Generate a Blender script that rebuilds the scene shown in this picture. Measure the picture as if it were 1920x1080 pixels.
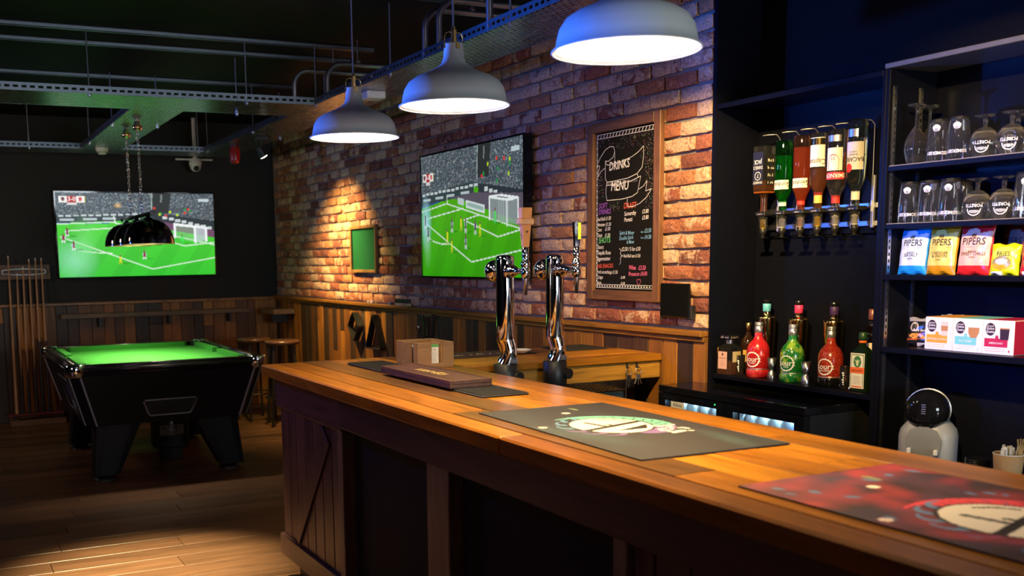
import bpy, bmesh, math, random
import numpy as np
from mathutils import Matrix, Vector
random.seed(7)
R = math.radians
for _o in list(bpy.data.objects): bpy.data.objects.remove(_o, do_unlink=True)
scene = bpy.context.scene
COL = scene.collection

# ------------------------------------------------------------------ camera
cam_d = bpy.data.cameras.new('camera'); cam = bpy.data.objects.new('camera', cam_d); COL.objects.link(cam)
YAW, PITCH, ROLL, FPX, PPX, PPY = 0.44419, 0.13753, -0.01676, 1933.0, 813.0, 751.0
cam_d.sensor_width = 36.0; cam_d.sensor_fit = 'HORIZONTAL'; cam_d.lens = FPX/1920*36.0
cam_d.shift_x = (960-PPX)/1920.0; cam_d.shift_y = (PPY-540)/1920.0
_f = Vector((math.sin(YAW)*math.cos(PITCH), math.cos(YAW)*math.cos(PITCH), -math.sin(PITCH)))
_r = Vector((math.cos(YAW), -math.sin(YAW), 0)); _u = _r.cross(_f)
_r2 = math.cos(ROLL)*_r + math.sin(ROLL)*_u; _u2 = -math.sin(ROLL)*_r + math.cos(ROLL)*_u
cam.matrix_world = Matrix(((_r2.x, _u2.x, -_f.x, 0), (_r2.y, _u2.y, -_f.y, 0), (_r2.z, _u2.z, -_f.z, 1.5), (0, 0, 0, 1)))
cam_d.clip_start = 0.05; cam_d.clip_end = 100
cam_d.dof.use_dof = True; cam_d.dof.focus_distance = 4.3; cam_d.dof.aperture_fstop = 3.6
scene.camera = cam

# ------------------------------------------------------------------ view, world
vs = scene.view_settings
vs.view_transform = 'Standard'; vs.look = 'None'; vs.gamma = 1.0; vs.use_curve_mapping = False; vs.exposure = 0.0
world = bpy.data.worlds.new('world'); scene.world = world; world.use_nodes = True
world.node_tree.nodes['Background'].inputs[0].default_value = (0.30, 0.36, 0.60, 1)
world.node_tree.nodes['Background'].inputs[1].default_value = 0.006

# ------------------------------------------------------------------ assumed and added room lights, out of view
def light(name, kind, loc, power, color, target=None, **kw):
    d = bpy.data.lights.new(name, kind); d.energy = power; d.color = color
    for k, v in kw.items(): setattr(d, k, v)
    o = bpy.data.objects.new(name, d); COL.objects.link(o); o.location = loc
    if target is not None:
        o.rotation_euler = (Vector(target)-Vector(loc)).to_track_quat('-Z', 'Y').to_euler()
    return o
WARM = (1.0, 0.68, 0.26); BLUE = (0.03, 0.16, 1.0)
# assumed blue LED wash lamps, unseen on the left, beamed across the bar
for _x, _y, _z, _p, _t, _s, _b in ((-2.75, 8.6, 2.1, 170, (3.2, 7.6, 2.1), 46, .85), (0.12, 5.95, 2.1, 120, (2.1, 4.4, 2.0), 96, .85), (-2.75, 2.2, 2.1, 1900, (3.45, 2.36, 1.50), 13, .6),
                                   (-2.75, 7.3, 0.9, 2400, (1.64, 3.85, 2.28), 20, .6), (-2.75, 8.0, 0.9, 3600, (1.64, 2.25, 2.28), 13, .6)):
    light('assumed_blue_wash', 'SPOT', (_x, _y, _z), _p, BLUE, _t, spot_size=R(_s), spot_blend=_b, shadow_soft_size=0.10)
# added fill lights on the left, unseen: brick and pool table, then back corner
light('added_fill', 'AREA', (-2.2, 3.4, 2.1), 15, (1.0, 0.62, 0.80), (1.8, 7.0, 1.0), shape='DISK', size=0.5)
light('added_fill', 'AREA', (-1.3, 8.5, 2.3), 15, (1.0, 0.74, 0.55), (1.0, 10.5, 0.8), shape='DISK', size=0.4)
# assumed street window, unseen behind the camera, for dim dusk daylight
light('assumed_window_daylight', 'AREA', (2.25, -2.85, 1.50), 135, (0.84, 0.93, 1.0), (1.8, 3.0, 1.75), shape='RECTANGLE', size=1.9, size_y=1.2)
# assumed warm track spots, unseen, on the customer side: on the brick end and the bottles, on the glasses; one straight down on the floor
light('assumed_shelf_spot', 'SPOT', (1.98, 2.62, 2.62), 560, WARM, (3.25, 3.92, 1.55), spot_size=R(52), spot_blend=0.9, shadow_soft_size=0.03)
light('assumed_shelf_spot', 'SPOT', (0.90, 1.10, 2.72), 850, WARM, (3.34, 2.42, 1.60), spot_size=R(34), spot_blend=0.9, shadow_soft_size=0.03)
light('assumed_floor_spot', 'SPOT', (0.76, 4.86, 2.84), 2300, (1.0, 0.84, 0.46), (0.84, 4.98, 0.0), spot_size=R(34), spot_blend=1.0, shadow_soft_size=0.05)

# ------------------------------------------------------------------ helpers
def tag(o, label=None, cat=None, group=None, kind=None):
    if label: o['label'] = label
    if cat: o['category'] = cat
    if group: o['group'] = group
    if kind: o['kind'] = kind
    return o

def empty(name, loc=(0, 0, 0), rz=0.0, label=None, cat=None, group=None, kind=None, parent=None):
    o = bpy.data.objects.new(name, None); COL.objects.link(o)
    o.location = loc; o.rotation_euler = (0, 0, rz); o.empty_display_size = 0.05
    if parent: o.parent = parent
    return tag(o, label, cat, group, kind)

def inst(name, me, parent=None, loc=(0, 0, 0), rot=(0, 0, 0), sc=(1, 1, 1)):
    o = bpy.data.objects.new(name, me); COL.objects.link(o)
    o.parent = parent; o.location = loc; o.rotation_euler = rot; o.scale = sc
    return o

def copy_tree(o, parent=None, loc=None, label=None):
    c = o.copy(); COL.objects.link(c); c.parent = parent
    if loc is not None: c.location = loc
    if label: c['label'] = label
    for ch in [x for x in bpy.data.objects if x.parent == o]: copy_tree(ch, c)
    return c

def frame(origin, x, y):
    x = Vector(x).normalized(); y = Vector(y).normalized(); z = x.cross(y)
    o = Vector(origin)
    return Matrix(((x.x, y.x, z.x, o.x), (x.y, y.y, z.y, o.y), (x.z, y.z, z.z, o.z), (0, 0, 0, 1)))
def on_right(Y, Z, X): return frame((X, Y, Z), (0, -1, 0), (0, 0, 1))    # face of a thing on the right wall
def on_back(X, Z, Y): return frame((X, Y, Z), (1, 0, 0), (0, 0, 1))      # face turned to the camera side
def on_top(X, Y, Z): return frame((X, Y, Z), (0, -1, 0), (1, 0, 0))      # lying on the bar, read from the customer side

_tc = {}
def text_geo(s):
    if s not in _tc:
        cu = bpy.data.curves.new('t', 'FONT'); cu.body = s; cu.resolution_u = 2; cu.size = 1.0; cu.offset = 0.008
        ob = bpy.data.objects.new('t', cu); COL.objects.link(ob)
        dg = bpy.context.evaluated_depsgraph_get()
        me = bpy.data.meshes.new_from_object(ob.evaluated_get(dg))
        vs_ = [v.co.copy() for v in me.vertices]; fs = [tuple(p.vertices) for p in me.polygons]
        bpy.data.objects.remove(ob); bpy.data.curves.remove(cu); bpy.data.meshes.remove(me)
        if vs_:
            x0 = min(v.x for v in vs_); x1 = max(v.x for v in vs_)
        else: x0 = x1 = 0
        _tc[s] = (vs_, fs, x0, x1)
    return _tc[s]

class MB:
    def __init__(s): s.v = []; s.f = []; s.mi = []; s.sm = []; s.M = Matrix()
    def at(s, M): s.M = M if isinstance(M, Matrix) else Matrix.Translation(M); return s
    def add(s, verts, faces, mi=0, sm=False):
        n = len(s.v); s.v += [tuple(s.M @ Vector(p)) for p in verts]
        s.f += [tuple(n+i for i in f) for f in faces]; s.mi += [mi]*len(faces); s.sm += [sm]*len(faces); return s
    def box(s, x0, x1, y0, y1, z0, z1, mi=0):
        v = [(x0,y0,z0),(x1,y0,z0),(x1,y1,z0),(x0,y1,z0),(x0,y0,z1),(x1,y0,z1),(x1,y1,z1),(x0,y1,z1)]
        return s.add(v, [(0,3,2,1),(4,5,6,7),(0,1,5,4),(1,2,6,5),(2,3,7,6),(3,0,4,7)], mi)
    def cbox(s, x0, x1, y0, y1, z0, z1, c=0.004, mi=0, seg=1):
        # box with chamfered edges
        bm = bmesh.new(); bmesh.ops.create_cube(bm, size=1.0)
        for v in bm.verts: v.co = Vector(((x0+x1)/2+v.co.x*(x1-x0), (y0+y1)/2+v.co.y*(y1-y0), (z0+z1)/2+v.co.z*(z1-z0)))
        c = min(c, 0.45*min(abs(x1-x0), abs(y1-y0), abs(z1-z0)))
        bmesh.ops.bevel(bm, geom=bm.edges[:], offset=c, segments=seg, affect='EDGES')
        bm.verts.index_update()
        s.add([v.co for v in bm.verts], [tuple(v.index for v in f.verts) for f in bm.faces], mi, seg > 1); bm.free(); return s
    def prism(s, pts, z0, z1, mi=0, sm=False, pts2=None):
        n = len(pts); p2 = pts2 or pts
        v = [(p[0],p[1],z0) for p in pts]+[(p[0],p[1],z1) for p in p2]
        s.add(v, [tuple(range(n-1,-1,-1)), tuple(range(n,2*n))], mi)
        s.add(v, [(i,(i+1)%n,n+(i+1)%n,n+i) for i in range(n)], mi, sm); return s
    def poly(s, pts, z=0.0, mi=0):
        return s.add([(p[0],p[1],z) for p in pts], [tuple(range(len(pts)))], mi)
    def lathe(s, prof, seg=20, mi=0, sm=True, cap0=True, cap1=True, arc=None):
        v = []; f = []; n = len(prof)
        for r, z in prof:
            for k in range(seg):
                a = 2*math.pi*k/seg; v.append((r*math.cos(a), r*math.sin(a), z))
        for i in range(n-1):
            for k in range(seg):
                k2 = (k+1) % seg; f.append((i*seg+k, i*seg+k2, (i+1)*seg+k2, (i+1)*seg+k))
        s.add(v, f, mi, sm)
        if cap0: s.add(v[:seg], [tuple(range(seg-1,-1,-1))], mi)
        if cap1: s.add(v[(n-1)*seg:], [tuple(range(seg))], mi)
        return s
    def cyl(s, p, q, r, r2=None, seg=12, mi=0, sm=True):
        p = Vector(p); q = Vector(q); d = q-p; old = s.M
        s.M = old @ Matrix.Translation(p) @ d.to_track_quat('Z','Y').to_matrix().to_4x4()
        s.lathe([(r,0),(r if r2 is None else r2, d.length)], seg, mi, sm); s.M = old; return s
    def tube(s, pts, r, seg=8, mi=0, closed=False):
        pts = [Vector(p) for p in pts]; n = len(pts); rings = []; up = None
        for i, p in enumerate(pts):
            if closed: t = pts[(i+1)%n]-pts[i-1]
            else: t = pts[min(i+1,n-1)]-pts[max(i-1,0)]
            t.normalize()
            if up is None:
                up = Vector((0,0,1)) if abs(t.z) < 0.9 else Vector((1,0,0))
            b = t.cross(up).normalized(); up = b.cross(t).normalized()
            rr = r[i] if isinstance(r, (list, tuple)) else r
            rings.append([p+rr*(math.cos(2*math.pi*k/seg)*b+math.sin(2*math.pi*k/seg)*up) for k in range(seg)])
        v = [q for rg in rings for q in rg]; f = []
        m = n if closed else n-1
        for i in range(m):
            j = (i+1) % n
            for k in range(seg): f.append((i*seg+k, i*seg+(k+1)%seg, j*seg+(k+1)%seg, j*seg+k))
        s.add(v, f, mi, True)
        if not closed:
            s.add(rings[0], [tuple(range(seg-1,-1,-1))], mi); s.add(rings[-1], [tuple(range(seg))], mi)
        return s
    def sphere(s, c, r, seg=16, rings=10, mi=0, sc=(1,1,1)):
        old = s.M; s.M = old @ Matrix.Translation(c) @ Matrix.Diagonal((*sc,1))
        s.lathe([(r*math.sin(math.pi*(i+.02)/(rings+.04)), -r*math.cos(math.pi*(i+.02)/(rings+.04))) for i in range(rings+1)], seg, mi, True)
        s.M = old; return s
    def text(s, st, x, y, size, z=0.0, mi=0, sx=1.0, shear=0.0, rot=0.0, align='L', flip=False):
        vs_, fs, x0, x1 = text_geo(st); w = x1-x0
        off = {'L': -x0, 'C': -x0-w/2, 'R': -x1}[align]
        ca, sa = math.cos(rot), math.sin(rot); out = []
        for v in vs_:
            a = (v.x+off+shear*v.y)*size*sx; b = v.y*size
            if flip: a, b = -a, -b
            out.append((x+a*ca-b*sa, y+a*sa+b*ca, z))
        return s.add(out, fs, mi)
    def ctext(s, st, r, z, size, ang=math.pi, mi=0, sx=1.0, flip=False, rot=0.0, eps=0.0006):
        # lettering wrapped round an upright bottle or glass of radius r
        vs_, fs, x0, x1 = text_geo(st); w = (x0+x1)/2; out = []; ca, sa = math.cos(rot), math.sin(rot)
        for v in vs_:
            a = (v.x-w)*size*sx; b = (v.y-0.35)*size
            if flip: a, b = -a, -b
            a, b = a*ca-b*sa, a*sa+b*ca
            t = ang+a/r; out.append(((r+eps)*math.cos(t), (r+eps)*math.sin(t), z+b))
        return s.add(out, fs, mi)
    def band(s, r, z0, z1, a0, a1, mi=0, eps=0.0004, n=14, r1=None):
        # label stuck on part of an upright cylinder, angles in radians
        v = []; r1 = r if r1 is None else r1
        for k in range(n+1):
            t = a0+(a1-a0)*k/n; v += [((r+eps)*math.cos(t), (r+eps)*math.sin(t), z0), ((r1+eps)*math.cos(t), (r1+eps)*math.sin(t), z1)]
        return s.add(v, [(2*k, 2*k+2, 2*k+3, 2*k+1) for k in range(n)], mi, True)
    def cblob(s, pts, r, z, ang=math.pi, mi=0, eps=0.0005):
        v = [((r+eps)*math.cos(ang+x/r), (r+eps)*math.sin(ang+x/r), z+y) for x, y in pts]
        return s.add(v, [tuple(range(len(v)))], mi)
    def scrawl(s, x0, x1, y, h, seed=1, z=0.0, mi=0, t=0.18):
        # lettering too small to read: a run of short strokes
        rg = random.Random(seed); x = x0
        while x < x1:
            w = h*rg.uniform(0.25, 0.7); sh = rg.uniform(-.2,.3)*h; hh = h*rg.uniform(.6,1.0); tt = h*t
            k = rg.random()
            s.add([(x,y,z),(x+tt,y,z),(x+tt+sh,y+hh,z),(x+sh,y+hh,z)], [(0,1,2,3)], mi)
            if k < .7: s.add([(x,y+hh*k,z),(x+w,y+hh*k,z),(x+w,y+hh*k+tt,z),(x,y+hh*k+tt,z)], [(0,1,2,3)], mi)
            x += w+h*rg.choice([.15,.2,.25,.6])
        return s
    def mesh(s, name, mats, smooth_angle=None):
        me = bpy.data.meshes.new(name); me.from_pydata(s.v, [], s.f)
        for m in (mats if isinstance(mats, (list, tuple)) else [mats]): me.materials.append(m)
        me.polygons.foreach_set('material_index', s.mi); me.polygons.foreach_set('use_smooth', s.sm); me.update()
        return me
    def build(s, name, mats, parent=None, **kw):
        return inst(name, s.mesh(name, mats), parent, **kw)

# ------------------------------------------------------------------ materials
def nt(name):
    m = bpy.data.materials.new(name); m.use_nodes = True; t = m.node_tree
    return m, t, t.nodes, t.links, t.nodes['Principled BSDF']
def setp(b, color=None, rough=None, metal=None, trans=None, ior=None, spec=None, coat=None, emis=None, estr=None, alpha=None):
    for k, v in (('Base Color', color), ('Roughness', rough), ('Metallic', metal), ('Transmission Weight', trans), ('IOR', ior),
                 ('Specular IOR Level', spec), ('Coat Weight', coat), ('Emission Color', emis), ('Emission Strength', estr), ('Alpha', alpha)):
        if v is None: continue
        if k in ('Base Color', 'Emission Color') and len(v) == 3: v = (*v, 1)
        b.inputs[k].default_value = v
def ramp(nodes, stops, interp='LINEAR'):
    n = nodes.new('ShaderNodeValToRGB'); cr = n.color_ramp; cr.interpolation = interp
    while len(cr.elements) < len(stops): cr.elements.new(0.5)
    for e, (p, c) in zip(cr.elements, stops): e.position = p; e.color = (*c, 1)
    return n
def mat(name, color, rough=0.5, metal=0.0, var=0.12, scale=30.0, bump=0.0, **kw):
    """plain procedural material: a little noise in the colour and the gloss"""
    m, t, N, L, b = nt(name); setp(b, color, rough, metal, **kw)
    no = N.new('ShaderNodeTexNoise'); no.inputs['Scale'].default_value = scale; no.inputs['Detail'].default_value = 4
    g = N.new('ShaderNodeNewGeometry'); L.new(g.outputs['Position'], no.inputs['Vector'])
    mx = N.new('ShaderNodeMix'); mx.data_type = 'RGBA'
    mx.inputs[6].default_value = (*[c*(1-var) for c in color], 1); mx.inputs[7].default_value = (*[min(1, c*(1+var)) for c in color], 1)
    L.new(no.outputs['Fac'], mx.inputs[0]); L.new(mx.outputs[2], b.inputs['Base Color'])
    if bump:
        bp = N.new('ShaderNodeBump'); bp.inputs['Strength'].default_value = bump; bp.inputs['Distance'].default_value = 0.002
        L.new(no.outputs['Fac'], bp.inputs['Height']); L.new(bp.outputs[0], b.inputs['Normal'])
    return m
def glass(name, color=(1,1,1), rough=0.02, ior=1.46, tr=0.992):
    m, t, N, L, b = nt(name); setp(b, color, rough, 0, trans=tr, ior=ior); return m
def emit(name, color, strength):
    m, t, N, L, b = nt(name); setp(b, (0,0,0), 0.5, emis=color, estr=strength, spec=0.0); return m
def wood(name, axis, tones, rough=0.45, dark=0.45, gs=5.0, coat=0.0, bump=0.25, island=False, spec=0.5):
    """plank wood: tone picked per piece, grain stretched along axis, darker streaks and knots"""
    m, t, N, L, b = nt(name); setp(b, rough=rough, coat=coat, spec=spec)
    g = N.new('ShaderNodeNewGeometry'); oi = N.new('ShaderNodeObjectInfo')
    rnd = g.outputs['Random Per Island'] if island else oi.outputs['Random']
    sc = {'X': (0.09,1,1), 'Y': (1,0.09,1), 'Z': (1,1,0.09)}[axis]
    mu = N.new('ShaderNodeVectorMath'); mu.operation = 'MULTIPLY'; mu.inputs[1].default_value = sc; L.new(g.outputs['Position'], mu.inputs[0])
    rm = N.new('ShaderNodeMath'); rm.operation = 'MULTIPLY'; rm.inputs[1].default_value = 37.0; L.new(rnd, rm.inputs[0])
    ad = N.new('ShaderNodeVectorMath'); ad.operation = 'ADD'; L.new(mu.outputs[0], ad.inputs[0]); L.new(rm.outputs[0], ad.inputs[1])
    n1 = N.new('ShaderNodeTexNoise'); n1.inputs['Scale'].default_value = gs*9; n1.inputs['Detail'].default_value = 8; n1.inputs['Roughness'].default_value = 0.65; n1.inputs['Distortion'].default_value = 0.6
    n2 = N.new('ShaderNodeTexNoise'); n2.inputs['Scale'].default_value = gs; n2.inputs['Detail'].default_value = 3
    L.new(ad.outputs[0], n1.inputs['Vector']); L.new(ad.outputs[0], n2.inputs['Vector'])
    n = len(tones); rp = ramp(N, [((i+.0)/max(1,n), c) for i, c in enumerate(tones)], 'CONSTANT'); L.new(rnd, rp.inputs[0])
    r1 = ramp(N, [(0.30, (dark,)*3), (0.50, (0.85,)*3), (0.72, (1.2,)*3)]); L.new(n1.outputs['Fac'], r1.inputs[0])
    r2 = ramp(N, [(0.30, (0.50,)*3), (0.5, (0.98,)*3), (0.75, (1.15,)*3)]); L.new(n2.outputs['Fac'], r2.inputs[0])
    m1 = N.new('ShaderNodeMix'); m1.data_type = 'RGBA'; m1.blend_type = 'MULTIPLY'; m1.inputs[0].default_value = 1
    m2 = N.new('ShaderNodeMix'); m2.data_type = 'RGBA'; m2.blend_type = 'MULTIPLY'; m2.inputs[0].default_value = 1
    L.new(rp.outputs[0], m1.inputs[6]); L.new(r1.outputs[0], m1.inputs[7]); L.new(m1.outputs[2], m2.inputs[6]); L.new(r2.outputs[0], m2.inputs[7])
    L.new(m2.outputs[2], b.inputs['Base Color'])
    bp = N.new('ShaderNodeBump'); bp.inputs['Strength'].default_value = bump; bp.inputs['Distance'].default_value = 0.0015
    L.new(n1.outputs['Fac'], bp.inputs['Height']); L.new(bp.outputs[0], b.inputs['Normal'])
    return m
def attr_mat(name, rough=0.6, emission=0.0, bump=0.0):
    """flat print: colours stored per cell of the printed face"""
    m, t, N, L, b = nt(name); setp(b, (0,0,0), rough)
    a = N.new('ShaderNodeAttribute'); a.attribute_name = 'print'
    if emission:
        L.new(a.outputs['Color'], b.inputs['Emission Color']); b.inputs['Emission Strength'].default_value = emission
        setp(b, (0.01,0.01,0.01), rough, spec=0.2)
    else: L.new(a.outputs['Color'], b.inputs['Base Color'])
    return m
def print_mesh(name, img, w, h, M, material):
    """a w by h face cut into cells, one colour per cell (img rows run top to bottom, linear rgb)"""
    ny, nx = img.shape[:2]
    xs = np.linspace(-w/2, w/2, nx+1); ys = np.linspace(h/2, -h/2, ny+1)
    X, Y = np.meshgrid(xs, ys); P = np.stack([X.ravel(), Y.ravel(), np.zeros(X.size), np.ones(X.size)], 1) @ np.array(M).T
    me = bpy.data.meshes.new(name); nf = nx*ny
    me.vertices.add(len(P)); me.vertices.foreach_set('co', P[:, :3].astype(np.float32).ravel())
    i, j = np.meshgrid(np.arange(ny), np.arange(nx), indexing='ij'); a = (i*(nx+1)+j).ravel()
    q = np.stack([a+nx+1, a+nx+2, a+1, a], 1).astype(np.int32)
    me.loops.add(nf*4); me.loops.foreach_set('vertex_index', q.ravel())
    me.polygons.add(nf); me.polygons.foreach_set('loop_start', np.arange(0, nf*4, 4, dtype=np.int32))
    me.update(calc_edges=True)
    at = me.attributes.new('print', 'FLOAT_COLOR', 'FACE')
    c = np.ones((nf, 4), np.float32); c[:, :3] = img.reshape(-1, 3); at.data.foreach_set('color', c.ravel())
    me.materials.append(material); me.validate(); return me

# small raster painter (unit square canvas, y down)
class Paint:
    def __init__(s, nx, ny, bg): s.a = np.zeros((ny, nx, 3)); s.a[:] = bg; s.nx, s.ny = nx, ny; s.X, s.Y = np.meshgrid((np.arange(nx)+.5)/nx, (np.arange(ny)+.5)/ny); s.asp = nx/ny
    def fill(s, mask, c, k=1.0):
        mk = np.clip(mask, 0, 1)[..., None]*k; s.a = s.a*(1-mk)+np.array(c)*mk
    def poly(s, pts, c, k=1.0):
        m = np.zeros(s.X.shape, bool); n = len(pts)
        for i in range(n):
            x0, y0 = pts[i]; x1, y1 = pts[(i+1) % n]
            cond = ((y0 > s.Y) != (y1 > s.Y)); xi = (x1-x0)*(s.Y-y0)/((y1-y0) or 1e-9)+x0
            m ^= cond & (s.X < xi)
        s.fill(m.astype(float), c, k)
    def line(s, p, q, w, c, k=1.0):
        ax, ay = p; bx, by = q; dx, dy = (bx-ax)*s.asp, by-ay; L2 = dx*dx+dy*dy+1e-12
        t = np.clip((((s.X-ax)*s.asp)*dx+(s.Y-ay)*dy)/L2, 0, 1)
        d = np.hypot((s.X-ax)*s.asp-t*dx, s.Y-ay-t*dy); s.fill((d < w/2).astype(float), c, k)
    def curve(s, pts, w, c, k=1.0):
        for p, q in zip(pts[:-1], pts[1:]): s.line(p, q, w, c, k)
    def ell(s, cx, cy, rx, ry, c, k=1.0, soft=0.0, rot=0.0):
        dx, dy = (s.X-cx)*s.asp, s.Y-cy; ca, sa = math.cos(rot), math.sin(rot)
        u, v = (dx*ca+dy*sa)/(rx*s.asp), (-dx*sa+dy*ca)/ry; d = np.hypot(u, v)
        s.fill(np.clip((1-d)/soft, 0, 1) if soft else (d < 1).astype(float), c, k)
    def rect(s, x0, y0, x1, y1, c, k=1.0): s.fill(((s.X > x0)&(s.X < x1)&(s.Y > y0)&(s.Y < y1)).astype(float), c, k)
def srgb(r, g, b): return tuple(((x/255)/12.92 if x/255 <= 0.04045 else ((x/255+0.055)/1.055)**2.4) for x in (r, g, b))

BLACKP = mat('black_paint', (0.0035, 0.0035, 0.004), 0.7, spec=0.2)
BLACKG = mat('black_gloss', (0.006, 0.006, 0.007), 0.06)
BLACKM = mat('black_matt_plastic', (0.010, 0.010, 0.011), 0.45)
NAVY = mat('dark_panel', (0.0042, 0.0048, 0.0095), 0.32, scale=90, var=0.25, spec=0.06)
CHROME = mat('chrome', (0.86, 0.86, 0.88), 0.06, 1.0, var=0.02)
STEEL = mat('brushed_steel', (0.55, 0.55, 0.57), 0.28, 1.0)
GALV = mat('galvanised_steel', (0.20, 0.235, 0.28), 0.38, 1.0, var=0.2, scale=40)
BRASS = mat('brass', (0.72, 0.45, 0.17), 0.25, 1.0)
GOLD = mat('gold', (0.85, 0.62, 0.25), 0.14, 1.0)
RUBBER = mat('black_rubber', (0.014, 0.013, 0.013), 0.6, bump=0.3, scale=400)
WHITE = mat('white_plastic', (0.75, 0.75, 0.76), 0.4)
INK = mat('black_ink', (0.012, 0.011, 0.011), 0.6)
INKW = mat('white_ink', (0.85, 0.84, 0.82), 0.6)
PAPER = mat('cream_paper', (0.80, 0.76, 0.66), 0.7)

def brick_mat(name, island):
    m, t, N, L, b = nt(name); setp(b, rough=0.85, spec=0.25)
    g = N.new('ShaderNodeNewGeometry'); oi = N.new('ShaderNodeObjectInfo')
    rnd = g.outputs['Random Per Island'] if island else oi.outputs['Random']
    tones = [(0.34,0.115,0.065),(0.43,0.19,0.10),(0.26,0.08,0.055),(0.47,0.24,0.13),(0.36,0.13,0.075),(0.20,0.07,0.055),(0.40,0.165,0.09),(0.38,0.145,0.085),(0.30,0.10,0.065),(0.44,0.20,0.10)]
    rp = ramp(N, [(i/len(tones), c) for i, c in enumerate(tones)], 'CONSTANT'); L.new(rnd, rp.inputs[0])
    mm = N.new('ShaderNodeMath'); mm.operation = 'MULTIPLY'; mm.inputs[1].default_value = 91.0; L.new(rnd, mm.inputs[0])
    ad = N.new('ShaderNodeVectorMath'); ad.operation = 'ADD'; L.new(g.outputs['Position'], ad.inputs[0]); L.new(mm.outputs[0], ad.inputs[1])
    n1 = N.new('ShaderNodeTexNoise'); n1.inputs['Scale'].default_value = 11; n1.inputs['Detail'].default_value = 7; n1.inputs['Roughness'].default_value = 0.7; n1.inputs['Distortion'].default_value = 0.8
    n2 = N.new('ShaderNodeTexNoise'); n2.inputs['Scale'].default_value = 90; n2.inputs['Detail'].default_value = 5
    L.new(ad.outputs[0], n1.inputs['Vector']); L.new(ad.outputs[0], n2.inputs['Vector'])
    # limewash and old mortar left on some bricks
    am = N.new('ShaderNodeMath'); am.operation = 'MULTIPLY_ADD'; am.inputs[1].default_value = 7.31; am.inputs[2].default_value = 0.0; L.new(rnd, am.inputs[0])
    fr = N.new('ShaderNodeMath'); fr.operation = 'FRACT'; L.new(am.outputs[0], fr.inputs[0])
    m3 = N.new('ShaderNodeMath'); m3.operation = 'MULTIPLY_ADD'; m3.inputs[1].default_value = 0.30; m3.inputs[2].default_value = -0.165; L.new(fr.outputs[0], m3.inputs[0])
    sm = N.new('ShaderNodeMath'); sm.operation = 'ADD'; L.new(n1.outputs['Fac'], sm.inputs[0]); L.new(m3.outputs[0], sm.inputs[1])
    r1 = ramp(N, [(0.46, (0,0,0)), (0.53, (0.75,)*3), (0.75, (0.95,)*3)]); L.new(sm.outputs[0], r1.inputs[0])
    mx = N.new('ShaderNodeMix'); mx.data_type = 'RGBA'; L.new(r1.outputs[0], mx.inputs[0]); L.new(rp.outputs[0], mx.inputs[6]); mx.inputs[7].default_value = (0.62, 0.43, 0.31, 1)
    r2 = ramp(N, [(0.3, (0.45,)*3), (0.5, (0.95,)*3), (0.7, (1.25,)*3)]); L.new(n2.outputs['Fac'], r2.inputs[0])
    m2 = N.new('ShaderNodeMix'); m2.data_type = 'RGBA'; m2.blend_type = 'MULTIPLY'; m2.inputs[0].default_value = 0.9; L.new(mx.outputs[2], m2.inputs[6]); L.new(r2.outputs[0], m2.inputs[7])
    L.new(m2.outputs[2], b.inputs['Base Color'])
    bp = N.new('ShaderNodeBump'); bp.inputs['Strength'].default_value = 0.6; bp.inputs['Distance'].default_value = 0.004
    hm = N.new('ShaderNodeMath'); hm.operation = 'ADD'; L.new(n1.outputs['Fac'], hm.inputs[0]); L.new(n2.outputs['Fac'], hm.inputs[1])
    L.new(hm.outputs[0], bp.inputs['Height']); L.new(bp.outputs[0], b.inputs['Normal'])
    return m
BRICK = brick_mat('old_brick', False); BRICKS = brick_mat('old_brick_far', True)
MORTAR = mat('grey_mortar', (0.25, 0.225, 0.205), 0.95, var=0.35, scale=60, bump=0.8)

def perforated(name, along, pu, pv, a, bb):
    m, t, N, L, b = nt(name); setp(b, (0.46,0.48,0.50), 0.30, 1.0)
    g = N.new('ShaderNodeNewGeometry'); sx = N.new('ShaderNodeSeparateXYZ'); L.new(g.outputs['Position'], sx.inputs[0])
    U, V = ('X','Y') if along == 'X' else ('Y','X')
    def mth(op, x, y=None):
        n = N.new('ShaderNodeMath'); n.operation = op
        for i, q in enumerate((x, y)):
            if q is None: continue
            if isinstance(q, (int, float)): n.inputs[i].default_value = q
            else: L.new(q, n.inputs[i])
        return n.outputs[0]
    v = mth('DIVIDE', sx.outputs[V], pv); u = mth('ADD', mth('DIVIDE', sx.outputs[U], pu), mth('MULTIPLY', mth('FLOOR', v), 0.5))
    iu = mth('LESS_THAN', mth('ABSOLUTE', mth('SUBTRACT', mth('FRACT', u), 0.5)), a)
    iv = mth('LESS_THAN', mth('ABSOLUTE', mth('SUBTRACT', mth('FRACT', v), 0.5)), bb)
    hole = mth('MULTIPLY', iu, iv)
    tr = N.new('ShaderNodeBsdfTransparent'); mx = N.new('ShaderNodeMixShader'); L.new(hole, mx.inputs[0]); L.new(b.outputs[0], mx.inputs[1]); L.new(tr.outputs[0], mx.inputs[2])
    L.new(mx.outputs[0], N['Material Output'].inputs['Surface'])
    no = N.new('ShaderNodeTexNoise'); no.inputs['Scale'].default_value = 60; r = ramp(N, [(0.3,(0.20,)*3),(0.7,(0.36,)*3)]); L.new(no.outputs[0], r.inputs[0]); L.new(r.outputs[0], b.inputs['Roughness'])
    return m

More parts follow.
